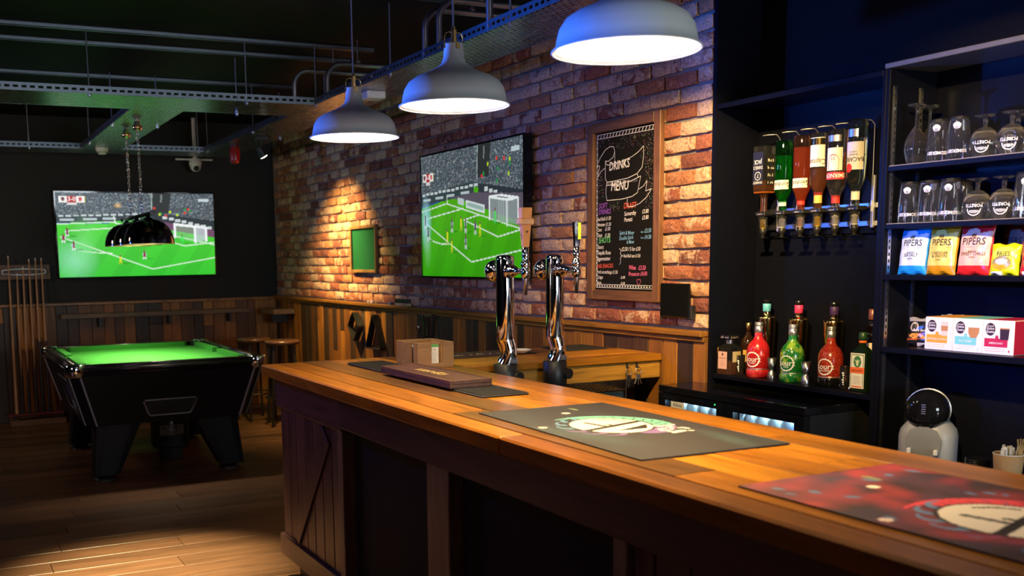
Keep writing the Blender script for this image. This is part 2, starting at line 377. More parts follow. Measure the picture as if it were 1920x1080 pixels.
# ------------------------------------------------------------------ room shell
BX, BYK, CEIL = 3.22, 10.58, 2.885       # brick wall face, back wall face, ceiling height
RX = 3.47                                # back of the shelf recess
FLOORM = wood('dark_floor_planks', 'X', [(0.110,0.052,0.026),(0.135,0.064,0.031),(0.090,0.043,0.022),(0.122,0.057,0.028)], rough=0.36, dark=0.55, gs=3.0, bump=0.08)
fl = MB().box(-3, 3.6, -3, 10.7, -0.06, -0.012).build('floor', mat('floor_base', (0.02,0.012,0.008), 0.8)); tag(fl, 'dark brown wooden plank floor of the bar', 'floor', kind='structure')
PL, PW = 1.28, 0.19
pm = MB().cbox(-PL/2+0.0012, PL/2-0.0012, -PW/2+0.0012, PW/2-0.0012, -0.012, 0.0, 0.0016).mesh('plank', FLOORM)
row = 0; y = 1.72
while y < 10.58:
    off = (row*0.47) % 1.0*PL
    x = -1.6-off
    while x < 3.3:
        if x+PL/2 > -0.9 and (y > 4.0 or x < 1.9): inst('plank', pm, fl, (x, y, 0))
        x += PL
    y += PW; row += 1
pr = MB()
for xx in np.arange(-3, 3.5, PL):
    for yy in np.arange(-3+PW/2, 1.62, PW): pr.cbox(xx+0.001, min(xx+PL, 3.58)-0.001, yy-PW/2+.001, yy+PW/2-.001, -0.012, 0, 0.0016)
tag(pr.build('plank_field', FLOORM, fl), kind='stuff')
tag(MB().box(-3, 3.6, -3, 10.7, CEIL, CEIL+0.1).build('ceiling', BLACKP), 'black painted ceiling', 'ceiling', kind='structure')
tag(MB().box(-3, 3.4, BYK, BYK+0.1, 0, CEIL).build('wall_back', mat('black_wall_paint', (0.006,0.006,0.007), 0.7)), 'black painted back wall behind the pool table', 'wall', kind='structure')
tag(MB().box(-3.1, -3.0, -3, 10.7, 0, CEIL).build('wall_left', BLACKP), 'black painted wall on the left side of the room', 'wall', kind='structure')
# wall behind the camera with an assumed window opening
wf = MB(); wf.box(-3, 3.6, -3.1, -3.0, 0, 0.9); wf.box(-3, 3.6, -3.1, -3.0, 2.3, CEIL); wf.box(-3, 1.28, -3.1, -3.0, 0.9, 2.3); wf.box(3.22, 3.6, -3.1, -3.0, 0.9, 2.3)
tag(wf.build('wall_front', BLACKP), 'black painted wall behind the camera', 'wall', kind='structure')
wn = MB()
for _a in ((1.28,1.34,0.9,2.3),(3.16,3.22,0.9,2.3),(1.34,3.16,2.24,2.3),(1.34,3.16,0.9,0.96)): wn.box(_a[0],_a[1],-3.08,-3.02,_a[2],_a[3])
tag(wn.build('assumed_window_1', BLACKM), 'assumed black framed street window behind the camera', 'window', kind='structure')  # frame of the assumed window, unseen, added with its daylight
tag(MB().box(RX, RX+0.1, -3, 3.77, 2.1625, CEIL).build('wall_recess_upper', mat('black_fascia', (0.006,0.0056,0.0052), 0.6, spec=0.05)), 'black wall panel above the shelves', 'wall', kind='structure')
tag(MB().box(RX, RX+0.1, -3, 3.77, 0, 2.162).build('wall_recess', NAVY), 'dark panelled wall at the back of the shelf recess', 'wall', kind='structure')

# brick wall: mortar bed, bricks one by one
wr = MB().box(BX+0.012, BX+0.3, 3.77, BYK, 0, CEIL).build('wall_right', MORTAR)
tag(wr, 'old red and buff brick wall carrying the menu board', 'wall', kind='structure')
BL, BH, JT = 0.228, 0.0748, 0.0125
def brick_mesh(L_, i):
    rg = random.Random(100+i); nx, nz = 6, 4; v = []; f = []
    w2, h2, d = (L_-JT)/2, (BH-JT)/2, 0.026
    jx = [rg.uniform(-.004,.004) for _ in range(nz)]; jz = [rg.uniform(-.003,.003) for _ in range(nx)]
    for a in range(nz):
        for c in range(nx):
            u, w = -1+2*c/(nx-1), -1+2*a/(nz-1)
            edge = (c in (0,nx-1)) or (a in (0,nz-1))
            dep = -d + rg.uniform(-.0018,.0018) + (0.005+rg.uniform(0,.003) if edge else 0)
            yy = u*w2*(1 if not(a in (0,nz-1) and c in (0,nx-1)) else 0.975)+(jx[a] if c in (0,nx-1) else 0)*.6
            zz = w*h2*(1 if not(a in (0,nz-1) and c in (0,nx-1)) else 0.93)+(jz[c] if a in (0,nz-1) else 0)*.6
            v.append((dep, yy, zz))
    for a in range(nz-1):
        for c in range(nx-1):
            i0 = a*nx+c; f.append((i0, i0+nx, i0+nx+1, i0+1))
    loop = list(range(nx))+[a*nx+nx-1 for a in range(1,nz)]+[(nz-1)*nx+c for c in range(nx-2,-1,-1)]+[a*nx for a in range(nz-2,0,-1)]
    n0 = len(v); v += [(0.004, v[k][1]*1.01, v[k][2]*1.02) for k in loop]
    m_ = len(loop)
    for k in range(m_): f.append((loop[k], loop[(k+1)%m_], n0+(k+1)%m_, n0+k))
    return v, f
full = [brick_mesh(BL, i) for i in range(10)]; half = [brick_mesh(BL/2, 50+i) for i in range(4)]
bf = [MB().add(*g, sm=False).mesh('brick', BRICK) for g in full]; bh = [MB().add(*g).mesh('brick', BRICK) for g in half]
slots = []
zc = 1.148+BH/2; crs = 0
HIDE = [(5.42, 6.65, 1.45, 2.12), (4.2, 4.63, 1.36, 2.09), (7.76, 8.24, 1.44, 1.72)]
while zc < CEIL-0.03:
    yy = 3.772
    if crs % 2: slots.append((yy+BL/4, zc, 1)); yy += BL/2
    while yy < BYK-0.02:
        slots.append((yy+BL/2, zc, 0)); yy += BL
    zc += BH; crs += 1
slots = [s_ for s_ in slots if s_[0] < BYK-0.1 and not any(a+.1 < s_[0] < b_-.1 and c < s_[1] < d for a, b_, c, d in HIDE)]
def shown(s_): return s_[1] < 2.42+0.10*max(0, (4.3-s_[0])/0.5)+ (0.0)
near = sorted([s_ for s_ in slots if shown(s_)], key=lambda q: q[0])[:300]; nset = set(near)
rb = random.Random(5); farm = MB()
for s_ in slots:
    wob = (rb.uniform(-.0045,.0045), rb.uniform(-.003,.003), rb.uniform(-.0035,.0035)); a_ = rb.uniform(-.012,.012)
    if s_ in nset:
        inst('brick', rb.choice(bh if s_[2] else bf), wr, (BX+0.013+wob[0], s_[0]+wob[1], s_[1]+wob[2]), (a_, 0, 0))
    else:
        farm.at(Matrix.Translation((BX+0.013+wob[0], s_[0]+wob[1], s_[1]+wob[2])) @ Matrix.Rotation(a_, 4, 'X'))
        farm.add(*rb.choice(half if s_[2] else full))
tag(farm.build('brick_field', BRICKS, wr), kind='stuff')

# wainscot of reclaimed boards, back wall and brick wall
TONES = [(0.21,0.075,0.012),(0.36,0.14,0.016),(0.055,0.026,0.010),(0.28,0.105,0.014),(0.155,0.058,0.011),(0.44,0.18,0.02),(0.075,0.035,0.014),(0.31,0.115,0.014),(0.045,0.024,0.012),(0.39,0.155,0.018)]
BOARD = wood('reclaimed_boards', 'Z', TONES, rough=0.5, dark=0.5, gs=4.0)
CAPW = wood('cap_rail_wood', 'Y', [(0.32,0.13,0.018),(0.26,0.10,0.015)], rough=0.4, gs=4.0)
WH = 1.10
t1 = empty('trim_1', (0,BYK,0), label='reclaimed board wainscot on the back wall behind the pool table', cat='wainscot', kind='structure')
rw = random.Random(3)
def boards(parent, a, b_, horiz, depth0):
    p = a
    while p < b_-0.01:
        w = min(rw.choice([0.085,0.095,0.105,0.12,0.135]), b_-p); d = depth0+rw.uniform(-.004,.004)
        cuts = [0, WH]
        if rw.random() < 0.35: cuts = [0, rw.uniform(0.25, 0.95), WH]
        for z0, z1 in zip(cuts[:-1], cuts[1:]):
            mb = MB()
            if horiz == 'X': mb.cbox(-w/2+.0012, w/2-.0012, -d, 0, z0+.001, z1-.001, 0.003); mb.build('board', BOARD, parent, loc=(p+w/2, 0, 0))
            else: mb.cbox(-d, 0, -w/2+.0012, w/2-.0012, z0+.001, z1-.001, 0.003); mb.build('board', BOARD, parent, loc=(0, p+w/2, 0))
        p += w
boards(t1, 0.2, 3.22, 'X', 0.022)
MB().cbox(-0.2, 3.19, -0.042, 0, WH, WH+0.028, 0.004).build('cap_rail', CAPW, t1)
t2 = empty('trim_2', (BX,0,0), label='reclaimed board wainscot under the brick wall', cat='wainscot', kind='structure')
boards(t2, 3.772, 10.56, 'Y', 0.022)
MB().cbox(-0.05, 0.01, 3.772, 10.56, WH+0.012, WH+0.04, 0.005).cbox(-0.034, 0.01, 3.772, 10.56, WH-0.012, WH+0.012, 0.004).build('cap_rail', CAPW, t2)
tag(MB().box(BX-0.006, RX, 3.748, 3.771, 0, CEIL).build('trim_3', NAVY), 'dark panel lining the end of the brick wall beside the shelves', 'panel', kind='structure')

# ------------------------------------------------------------------ bar counter
ZT = 1.015
TOPT = [(0.38,0.135,0.009),(0.45,0.17,0.011),(0.25,0.082,0.008),(0.41,0.15,0.010),(0.14,0.06,0.012),(0.47,0.18,0.012),(0.31,0.108,0.008)]
TOPY = wood('varnished_bar_planks', 'Y', TOPT, rough=0.34, spec=0.28, dark=0.40, gs=3.5, bump=0.15)
TOPX = wood('varnished_return_planks', 'X', TOPT, rough=0.34, spec=0.28, dark=0.40, gs=3.5, bump=0.15)
DARKW = wood('dark_stained_bar_wood', 'Z', [(0.105,0.044,0.036),(0.088,0.038,0.032),(0.12,0.05,0.038)], rough=0.42, dark=0.5, gs=4.0)
DARKY = wood('dark_stained_rail_wood', 'Y', [(0.10,0.042,0.034),(0.085,0.036,0.03)], rough=0.38, dark=0.5, gs=4.0)
POSTW = wood('post_wood', 'Z', [(0.16,0.09,0.05)], rough=0.5)
bt = empty('worktop', (0,0,0), label='long L-shaped plank bar top of varnished orange-brown wood', cat='bar top')
xs = [1.345, 1.432, 1.555, 1.685, 1.812, 1.945, 2.085]
rt = random.Random(11)
for i in range(6):
    cuts = [0.3]; 
    while cuts[-1] < 3.7: cuts.append(cuts[-1]+rt.uniform(0.9, 1.9))
    cuts = cuts[:-1]+[4.72] if cuts[-1] > 4.2 else cuts+[4.72]
    if i == 0: cuts = [0.3, 2.42, 4.72]
    if i == 5: cuts = [c for c in cuts if c < 3.6]+[4.72]
    for a, b_ in zip(cuts[:-1], cuts[1:]):
        MB().cbox(xs[i]+.0013-(xs[i]+xs[i+1])/2, (xs[i+1]-xs[i])/2-.0013, -(b_-a)/2+.0012, (b_-a)/2-.0012, -0.05 if i in (0,5) else -0.03, rt.uniform(-.0008,.0008), 0.006 if i == 0 else 0.0009).build('plank', TOPY, bt, loc=((xs[i]+xs[i+1])/2, (a+b_)/2, ZT))
ys = [4.085, 4.20, 4.33, 4.46, 4.585, 4.72]
for i in range(5):
    for a, b_ in ((2.086, 2.72 if i % 2 else 3.197), (2.72, 3.197)) if i % 2 else ((2.086, 3.197),):
        MB().cbox(-(b_-a)/2+.0008, (b_-a)/2-.0008, -(ys[i+1]-ys[i])/2+.0008, (ys[i+1]-ys[i])/2-.0008, -0.035, rt.uniform(-.0006,.0006), 0.004).build('plank', TOPX, bt, loc=((a+b_)/2, (ys[i]+ys[i+1])/2, ZT))
MB().cbox(2.086, 3.197, 4.10, 4.125, 0.895, 0.979, 0.004).build('apron', wood('apron_wood', 'X', [(0.38,0.18,0.02)], rough=0.4), bt)

bf_ = empty('bar_counter', (1.40,0,0), label='dark stained plank bar front with diagonal brace and black panels', cat='bar counter')
MB().box(0.05, 0.60, 0.3, 4.62, 0.12, 0.964).build('carcass', BLACKM, bf_)
MB().box(0.06, 0.58, 0.3, 4.58, 0.0, 0.12).build('plinth', BLACKM, bf_)
MB().cbox(-0.012, 0.03, 3.77, 4.645, 0.825, 0.964, 0.004).build('apron_board', DARKY, bf_)
MB().cbox(-0.022, 0.03, 0.3, 3.77, 0.845, 0.964, 0.004).build('apron_board', DARKY, bf_)
p = 3.83
for w in (0.105, 0.12, 0.115, 0.11, 0.12, 0.115, 0.11):
    MB().cbox(0.006, 0.045, -w/2+.0025, w/2-.0025, 0.2, 0.83, 0.004).build('board', DARKW, bf_, loc=(0, p+w/2, 0)); p += w
MB().cbox(0.0, 0.05, 0, 0.62, 4.6, 4.62).build('end_panel', DARKW, bf_) if False else None
MB().cbox(-0.012, 0.03, 3.79, 4.645, 0.115, 0.215, 0.004).build('bottom_board', DARKY, bf_)
MB().cbox(0.045, 0.60, 4.62, 4.64, 0.1, 0.964, 0.003).build('end_panel', DARKW, bf_)
# diagonal brace
d = MB(); d.at(frame((-0.008, 4.20, 0.52), (0, -1, 0), (0, 0, 1)) @ Matrix.Rotation(R(50), 4, 'Z')); d.cbox(-0.345, 0.345, -0.055, 0.055, -0.02, 0.0, 0.003); d.build('diagonal_brace', DARKW, bf_)
for y0, y1 in ((3.775, 3.83), (2.83, 2.99), (1.90, 1.955)):
    MB().cbox(-0.008, 0.05, y0, y1, 0.12, 0.846, 0.003).build('post', POSTW, bf_)
for y0, y1 in ((2.992, 3.773), (1.957, 2.828)):
    MB().box(0.044, 0.052, y0, y1, 0.12, 0.846).build('panel', mat('brown_black_panel', (0.008,0.0055,0.005), 0.7, spec=0.15), bf_)
p = 0.32
while p < 1.89:
    w = min(0.125, 1.9-p); MB().cbox(0.01, 0.05, -w/2+.003, w/2-.003, 0.12, 0.846, 0.004).build('board', DARKW, bf_, loc=(0, p+w/2, 0)); p += w
rb_ = empty('return_cupboard', (2.6,4.4,0), label='dark wooden cupboard under the return end of the bar', cat='counter base')
MB().box(-0.5, 0.58, -0.12, 0.26, 0.0, 0.96).build('body', wood('return_body', 'Z', [(0.09,0.045,0.02)], rough=0.6), rb_)

# ------------------------------------------------------------------ printed bar mats
def bar_mat(hue):
    P = Paint(200, 106, srgb(44,42,46) if hue == 0 else srgb(50,34,40))
    rg = np.random.RandomState(3+hue); rr = random.Random(8+hue)
    if hue == 0:
        for _ in range(26):
            P.ell(rr.random(), rr.random(), rr.uniform(.05,.2), rr.uniform(.05,.2), rr.choice([srgb(50,62,66), srgb(40,36,42), srgb(46,58,62), srgb(52,46,56)]), 0.5, 1.0)
        P.ell(0.86, 0.2, 0.22, 0.10, srgb(62,88,88), .6, 1.0, 0.15); P.ell(0.6, 0.85, 0.3, 0.16, srgb(54,76,80), .6, 1.0, -0.3)
        C1, C2, C3 = srgb(108,178,164), srgb(96,140,170), srgb(120,92,150)
    else:
        for _ in range(140):
            P.ell(rr.random(), rr.random(), rr.uniform(.03,.16), rr.uniform(.04,.16), rr.choice([srgb(150,50,62), srgb(120,40,56), srgb(90,48,66), srgb(66,52,74), srgb(176,56,60)]), 0.6, 1.0, rr.uniform(-1,1))
        for _ in range(26):
            P.ell(rr.uniform(.05,.95), rr.choice([rr.uniform(.05,.4), rr.uniform(.6,.95)]), rr.uniform(.012,.03), rr.uniform(.015,.04), srgb(82,112,150), .9, 0.5, rr.uniform(-1,1))
        C1, C2, C3 = srgb(220,66,80), srgb(90,130,170), srgb(150,60,100)
    cx, cy = (0.47, 0.52) if hue == 0 else (0.535, 0.52)
    RX_, RY_ = 0.158, 0.262
    for k in range(15):            # feather curls round the oval
        a = R(178+k*12.5); x0 = cx+RX_*math.cos(a); y0 = cy+RY_*math.sin(a)
        pts = [(x0+0.085*t*math.cos(a-1.2*t), y0+0.19*t*math.sin(a-1.2*t)) for t in np.linspace(0,1,8)]
        for q, (p0, p1) in enumerate(zip(pts[:-1], pts[1:])): P.line(p0, p1, 0.058*(1-q/8.5), C1 if k < 11 else C3, 0.85)
    for k in range(7):
        a = R(20+k*24); x0 = cx+RX_*math.cos(a); y0 = cy+RY_*math.sin(a)
        pts = [(x0+0.07*t*math.cos(a+1.2*t), y0+0.13*t*math.sin(a+1.2*t)) for t in np.linspace(0,1,7)]
        for q, (p0, p1) in enumerate(zip(pts[:-1], pts[1:])): P.line(p0, p1, 0.042*(1-q/7.5), C3 if k < 3 else C2, 0.8)
    INKC = srgb(30,26,30)
    P.ell(cx, cy, RX_, RY_, INKC); P.ell(cx, cy, RX_*.95, RY_*.94, srgb(232,220,206))
    # monogram strokes
    P.line((cx-0.022, cy-0.225), (cx+0.052, cy+0.225), 0.05, INKC); P.line((cx-0.082, cy+0.085), (cx+0.028, cy+0.045), 0.034, INKC)
    P.line((cx-0.02, cy+0.0), (cx+0.02, cy-0.02), 0.028, INKC); P.poly([(cx+0.04,cy-0.215),(cx+0.105,cy-0.14),(cx+0.102,cy+0.09)], INKC); P.curve([(cx-0.115,cy-0.06),(cx-0.09,cy-0.14),(cx-0.055,cy-0.18)], 0.02, INKC)
    for _ in range(26):
        P.ell(cx+0.15+rr.uniform(-.07,.07), cy-0.24+rr.uniform(-.12,.12), 0.010, 0.018, srgb(226,214,205), .9)
    P.ell(0.17, 0.50, 0.016, 0.03, srgb(235,220,205)); P.ell(0.40, 0.93, 0.016, 0.03, srgb(225,200,190)); P.ell(0.10, 0.36, 0.03, 0.02, srgb(120,130,90), .9)
    return P.a*(0.72 if hue == 0 else 1.25)
MATP = attr_mat('printed_rubber_mat', 0.55)
def make_mat(cx, cy, rz, hue, label):
    o = empty('bar_mat', (cx, cy, ZT), rz, label, 'bar mat', 'printed rubber bar mats')
    w, h = 0.86, 0.455
    M = frame((0,0,0.0042), (0,-1,0), (1,0,0))
    MB().at(frame((0,0,0.0012), (0,-1,0), (1,0,0))).prism([(-w/2,-h/2),(w/2,-h/2),(w/2,h/2),(-w/2,h/2)], 0, 0.0029).build('backing', RUBBER, o)
    inst('printed_face', print_mesh('printed_face', bar_mat(hue), w, h, M, MATP), o)
    return o
make_mat(1.708, 2.375, R(-1.6), 0, 'grey-green printed bar mat with a white oval monogram, beside the drip tray end')
make_mat(1.706, 1.20, R(0.5), 1, 'crimson and navy printed bar mat with a white oval monogram, nearest the camera')

# ------------------------------------------------------------------ things on the bar
def ribbed_mat(name, x0, x1, y0, y1, label, cat='bar mat', z=ZT):
    o = empty(name, ((x0+x1)/2, (y0+y1)/2, z), label=label, cat=cat)
    w, l = (x1-x0)/2, (y1-y0)/2
    MB().cbox(-w, w, -l, l, 0.0012, 0.007, 0.002).build('base', RUBBER, o)
    mb = MB(); n = int(2*l/0.014)
    for k in range(n):
        yy = -l+0.008+k*(2*l-0.016)/max(1,n-1); mb.box(-w+.006, w-.006, yy-.003, yy+.003, 0.007, 0.0098)
    tag(mb.build('rib', RUBBER, o), kind='stuff'); return o
ribbed_mat('rubber_mat', 1.69, 1.875, 3.76, 4.48, 'black ribbed rubber mat under the far end of the wooden drip tray')
ribbed_mat('rubber_mat', 1.67, 1.86, 3.12, 3.44, 'black ribbed rubber mat under the near end of the wooden drip tray')
dt = empty('drip_tray', (1.742, 3.66, ZT+0.0102), R(0.5), 'dark wooden slatted drip tray with gold lettering on the bar', 'drip tray')
TRW = wood('tray_wood', 'Y', [(0.10,0.045,0.032)], rough=0.4)
MB().cbox(-0.088, 0.088, -0.32, 0.32, 0, 0.014, 0.002).cbox(-0.088, -0.078, -0.32, 0.32, 0.014, 0.030, 0.002).cbox(0.078, 0.088, -0.32, 0.32, 0.014, 0.030, 0.002).cbox(-0.078, 0.078, -0.32, -0.31, 0.014, 0.030, 0.002).cbox(-0.078, 0.078, 0.31, 0.32, 0.014, 0.030, 0.002).build('body', TRW, dt)
sl = MB().cbox(-0.0065, 0.0065, -0.309, 0.309, 0.014, 0.028, 0.002).mesh('slat', TRW)
for k in range(8): inst('slat', sl, dt, (-0.067+k*0.0191, 0, 0))
MB().at(frame((0.0,0.0,0.0288), (0,-1,0), (1,0,0))).scrawl(-0.12, 0.12, -0.025, 0.05, 4).build('lettering', mat('gold_print', (0.8,0.6,0.2), 0.4), dt)

cd = empty('napkin_caddy', (1.97, 4.225, ZT+0.0005), 0, 'plywood napkin and menu caddy with cut-out slots', 'caddy')
PLY = wood('caddy_ply', 'X', [(0.33,0.17,0.055)], rough=0.5, dark=0.7); PLYP = PLY
H = 0.105
MB().cbox(-0.09, 0.09, -0.115, 0.115, 0, 0.008, 0.001).build('bottom', PLY, cd)
def slotted(parent, M, w, h, s0, s1, zb):
    mb = MB().at(M); t = 0.009
    mb.prism([(-w/2,0),(w/2,0),(w/2,h),(s1,h),(s1,zb),(s0,zb),(s0,h),(-w/2,h)], 0, t); mb.build('side_panel', PLY, parent)
slotted(cd, on_back(0, 0.008, -0.106), 0.178, H, -0.02, 0.036, 0.012)
slotted(cd, frame((-0.081,0,0.008), (0,-1,0), (0,0,1)), 0.208, H, 0.042, 0.072, 0.012)
MB().cbox(-0.09, 0.09, 0.106, 0.115, 0.008, H+0.008, 0.001).cbox(0.081, 0.09, -0.105, 0.105, 0.008, H+0.008, 0.001).build('side_panel', PLY, cd)
MB().cbox(-0.08, 0.08, -0.002, 0.006, 0.008, H, 0.001).cbox(0.03, 0.037, -0.105, -0.002, 0.008, H+0.004, 0.001).build('divider', PLY, cd)
mn = empty('menu_card', (1.967, 4.128, ZT+0.009), 0, 'cream printed menu card with a green top in the caddy slot', 'menu card')
MB().cbox(-0.036, 0.026, -0.001, 0.001, 0, 0.096, 0.0005).build('card', PAPER, mn)
mb = MB().at(on_back(-0.005, 0, -0.0012)); mb.scrawl(-0.018, 0.012, 0.066, 0.012, 9)
for k in range(6): mb.scrawl(-0.019, 0.018, 0.056-k*0.008, 0.004, 20+k)
mb.build('lettering', INK, mn)
MB().at(on_back(-0.005, 0, -0.0012)).poly([(-0.031,0.083),(0.031,0.083),(0.031,0.096),(-0.031,0.096)]).build('green_band', mat('green_print', (0.10,0.35,0.06), 0.6), mn)
nk = MB().cbox(-0.044, 0.044, -0.038, 0.036, 0, 0.088, 0.004)
o = nk.build('napkin_stack', mat('blue_napkin', (0.25,0.33,0.72), 0.8), loc=(1.9385, 4.180, ZT+0.0095)); tag(o, 'stack of pale blue paper napkins inside the plywood caddy', 'napkins')
sj = empty('straw_holder', (2.172, 4.60, ZT+0.0005), 0, 'black beaker packed with black drinking straws behind the caddy', 'straw holder')
MB().lathe([(0.036,0),(0.042,0.10),(0.040,0.10),(0.034,0.004)], 20, cap1=True).build('beaker', BLACKG, sj)
rs = random.Random(2)
for k in range(30):
    a, r0 = rs.uniform(0,6.28), rs.uniform(0.004,0.029); x, y = r0*math.cos(a), r0*math.sin(a)
    MB().cyl((x*.8,y*.8,0.01),(x*1.5,y*1.5,0.205+rs.uniform(-.006,.006)), 0.0042, seg=8).build('straw', BLACKG, sj)
MB().cyl((-0.03,0,0.02),(-0.056,-0.0,0.20),0.003,seg=8).sphere((-0.055,0,0.145),0.014,10,8,sc=(1,.4,1)).build('stirrer', BLACKG, sj)

# things on the return counter
ribbed_mat('rubber_mat', 2.86, 3.12, 4.44, 4.68, 'small black rubber mat on the return counter below the menu board')
br = empty('bar_runner', (2.40, 4.535, ZT), label='dark woven bar runner with pale lettering behind the tap towers', cat='bar runner')
MB().cbox(-0.28, 0.28, -0.115, 0.115, 0.0012, 0.005, 0.001).build('cloth', mat('runner_cloth', (0.045,0.018,0.012), 0.8), br)
MB().at(frame((-0.07,0.0,0.0056),(1,0,0),(0,1,0))).scrawl(-0.13, 0.20, -0.025, 0.055, 5).build('lettering', mat('pale_thread', (0.7,0.58,0.3), 0.7), br)
ds = MB().lathe([(0.022,0.0),(0.03,0.002),(0.058,0.017),(0.060,0.019),(0.056,0.0185),(0.028,0.006),(0.001,0.005)], 24, cap1=False).build('dish', mat('white_china', (0.8,0.8,0.78), 0.25), loc=(2.60, 4.45, ZT+0.006)); tag(ds, 'small white china dish on the return counter between the taps', 'dish')

# ------------------------------------------------------------------ beer taps
def tap(x, y, kind, label):
    t = empty('tap_tower', (x, y, 0.0), 0, label, 'beer tap', 'chrome beer tap towers on the return counter')
    MB().lathe([(0.050,0.90),(0.055,0.905),(0.055,1.018),(0.050,1.022)], 28).cyl((0.03,-0.04,0.965),(0.036,-0.068,0.965),0.026,0.024,16).cyl((0.036,-0.066,0.95),(0.038,-0.072,0.95),0.0035,seg=6).cyl((0.036,-0.066,0.975),(0.038,-0.072,0.975),0.0035,seg=6).build('base', BLACKM, t)
    mb = MB()
    pts = []
    for i in range(14):      # swan foot under the straight column
        s_ = i/13; zz = 1.022+s_*0.115; off = 0.014*math.sin(math.pi*min(1, s_*1.05))*(1-s_*0.4)
        pts.append((off*0.9, -off, zz))
    mb.tube(pts, [0.041-0.004*math.sin(math.pi*i/13) for i in range(14)], 24)
    mb.lathe([(0.040,1.13),(0.0415,1.14),(0.041,1.40),(0.0415,1.485),(0.040,1.497),(0.034,1.504),(0.012,1.508)], 28, cap0=False)
    mb.build('column', CHROME, t)
    MB().cbox(-0.002, 0.034, -0.050, -0.042, 1.026, 1.048, 0.002).build('spec_plate', STEEL, t)
    MB().at((0,0,1.437)).cyl((0,0.035,0),(0,0.085,0),0.018,0.014,16).build('badge_stem', CHROME, t)
    md = MB(); md.at(Matrix.Translation((0,0.085,1.437)) @ Matrix.Rotation(R(-90),4,'X')); md.lathe([(0.02,-0.02),(0.044,-0.012),(0.05,0.0),(0.049,0.014),(0.044,0.018)], 28); md.build('badge', CHROME, t)
    MB().at(Matrix.Translation((0,0.104,1.437)) @ Matrix.Rotation(R(-90),4,'X')).lathe([(0.046,0),(0.046,0.004),(0.043,0.006)], 28).build('badge_face', WHITE, t)
    f = MB(); f.at(Matrix.Translation((0,-0.035,1.437)) @ Matrix.Rotation(R(90),4,'X'))
    f.lathe([(0.028,0),(0.034,0.006),(0.030,0.014),(0.022,0.018),(0.020,0.03),(0.024,0.034),(0.024,0.044),(0.016,0.05),(0.013,0.09),(0.013,0.125),(0.017,0.13),(0.017,0.15)], 20); f.build('shank', CHROME, t)
    v = MB().at((0,-0.178,0)); v.lathe([(0.0125,1.405),(0.0195,1.412),(0.0205,1.43),(0.0205,1.447),(0.0165,1.452),(0.021,1.460),(0.021,1.474),(0.014,1.482),(0.014,1.496),(0.0175,1.505),(0.015,1.512),(0.0155,1.535),(0.010,1.54)], 18); v.build('faucet', CHROME, t)
    v = MB().at((0,-0.178,0)); v.lathe([(0.0065,1.335),(0.0075,1.335),(0.012,1.405)], 14); v.build('spout', STEEL, t)
    if kind == 0:
        OR = mat('orange_handle', (0.95,0.36,0.09), 0.45); OR2 = mat('orange_badge', (0.98,0.42,0.16), 0.45)
        h = MB(); h.at(Matrix.Translation((0,-0.178,1.54)))
        h.prism([(-0.013,-0.010),(0.013,-0.010),(0.013,0.010),(-0.013,0.010)], 0, 0.09, pts2=[(-0.021,-0.013),(0.021,-0.013),(0.021,0.013),(-0.021,0.013)])
        h.prism([(-0.021,-0.013),(0.021,-0.013),(0.021,0.013),(-0.021,0.013)], 0.09, 0.165, pts2=[(-0.026,-0.015),(0.026,-0.015),(0.026,0.015),(-0.026,0.015)])
        hd = h.build('handle', OR, t)
        MB().cbox(-0.035, 0.035, -0.198, -0.158, 1.632, 1.662, 0.006).build('badge_band', OR2, hd)
        MB().at(on_back(0, 1.648, -0.1985)).scrawl(-0.014, 0.014, 0.003, 0.008, 2).text('PORETTI', 0, -0.012, 0.016, align='C').build('lettering', mat('pale_orange', (0.9,0.66,0.4),0.5), hd)
        MB().at(frame((-0.0195,-0.178,1.57),(0,0,1),(0,1,0))).scrawl(0.0, 0.06, -0.004, 0.009, 3).build('lettering', INK, hd)
        e = MB().at(on_back(0, 1.605, -0.1925)); e.poly([(-.008,.006),(0,.001),(.008,.006),(.003,-.001),(.005,-.008),(0,-.004),(-.005,-.008),(-.003,-.001)]); e.build('emblem', INK, hd)
    else:
        h = MB(); h.at(Matrix.Translation((0,-0.178,1.54)))
        h.prism([(-0.011,-0.008),(0.011,-0.008),(0.011,0.008),(-0.011,0.008)], 0, 0.105, pts2=[(-0.0165,-0.009),(0.0165,-0.009),(0.0165,0.009),(-0.0165,0.009)])
        hd = h.build('handle', CHROME, t)
        MB().cbox(0.002, 0.0165, -0.1885, -0.1868, 1.57, 1.642, 0.0008).build('lens_insert', mat('lime_insert', (0.45,0.62,0.05), 0.35), hd)
    return t
tap(2.28, 4.03, 0, 'chrome beer tap tower with an orange paddle handle')
tap(2.54, 4.03, 1, 'chrome beer tap tower with a slim chrome and lime handle')

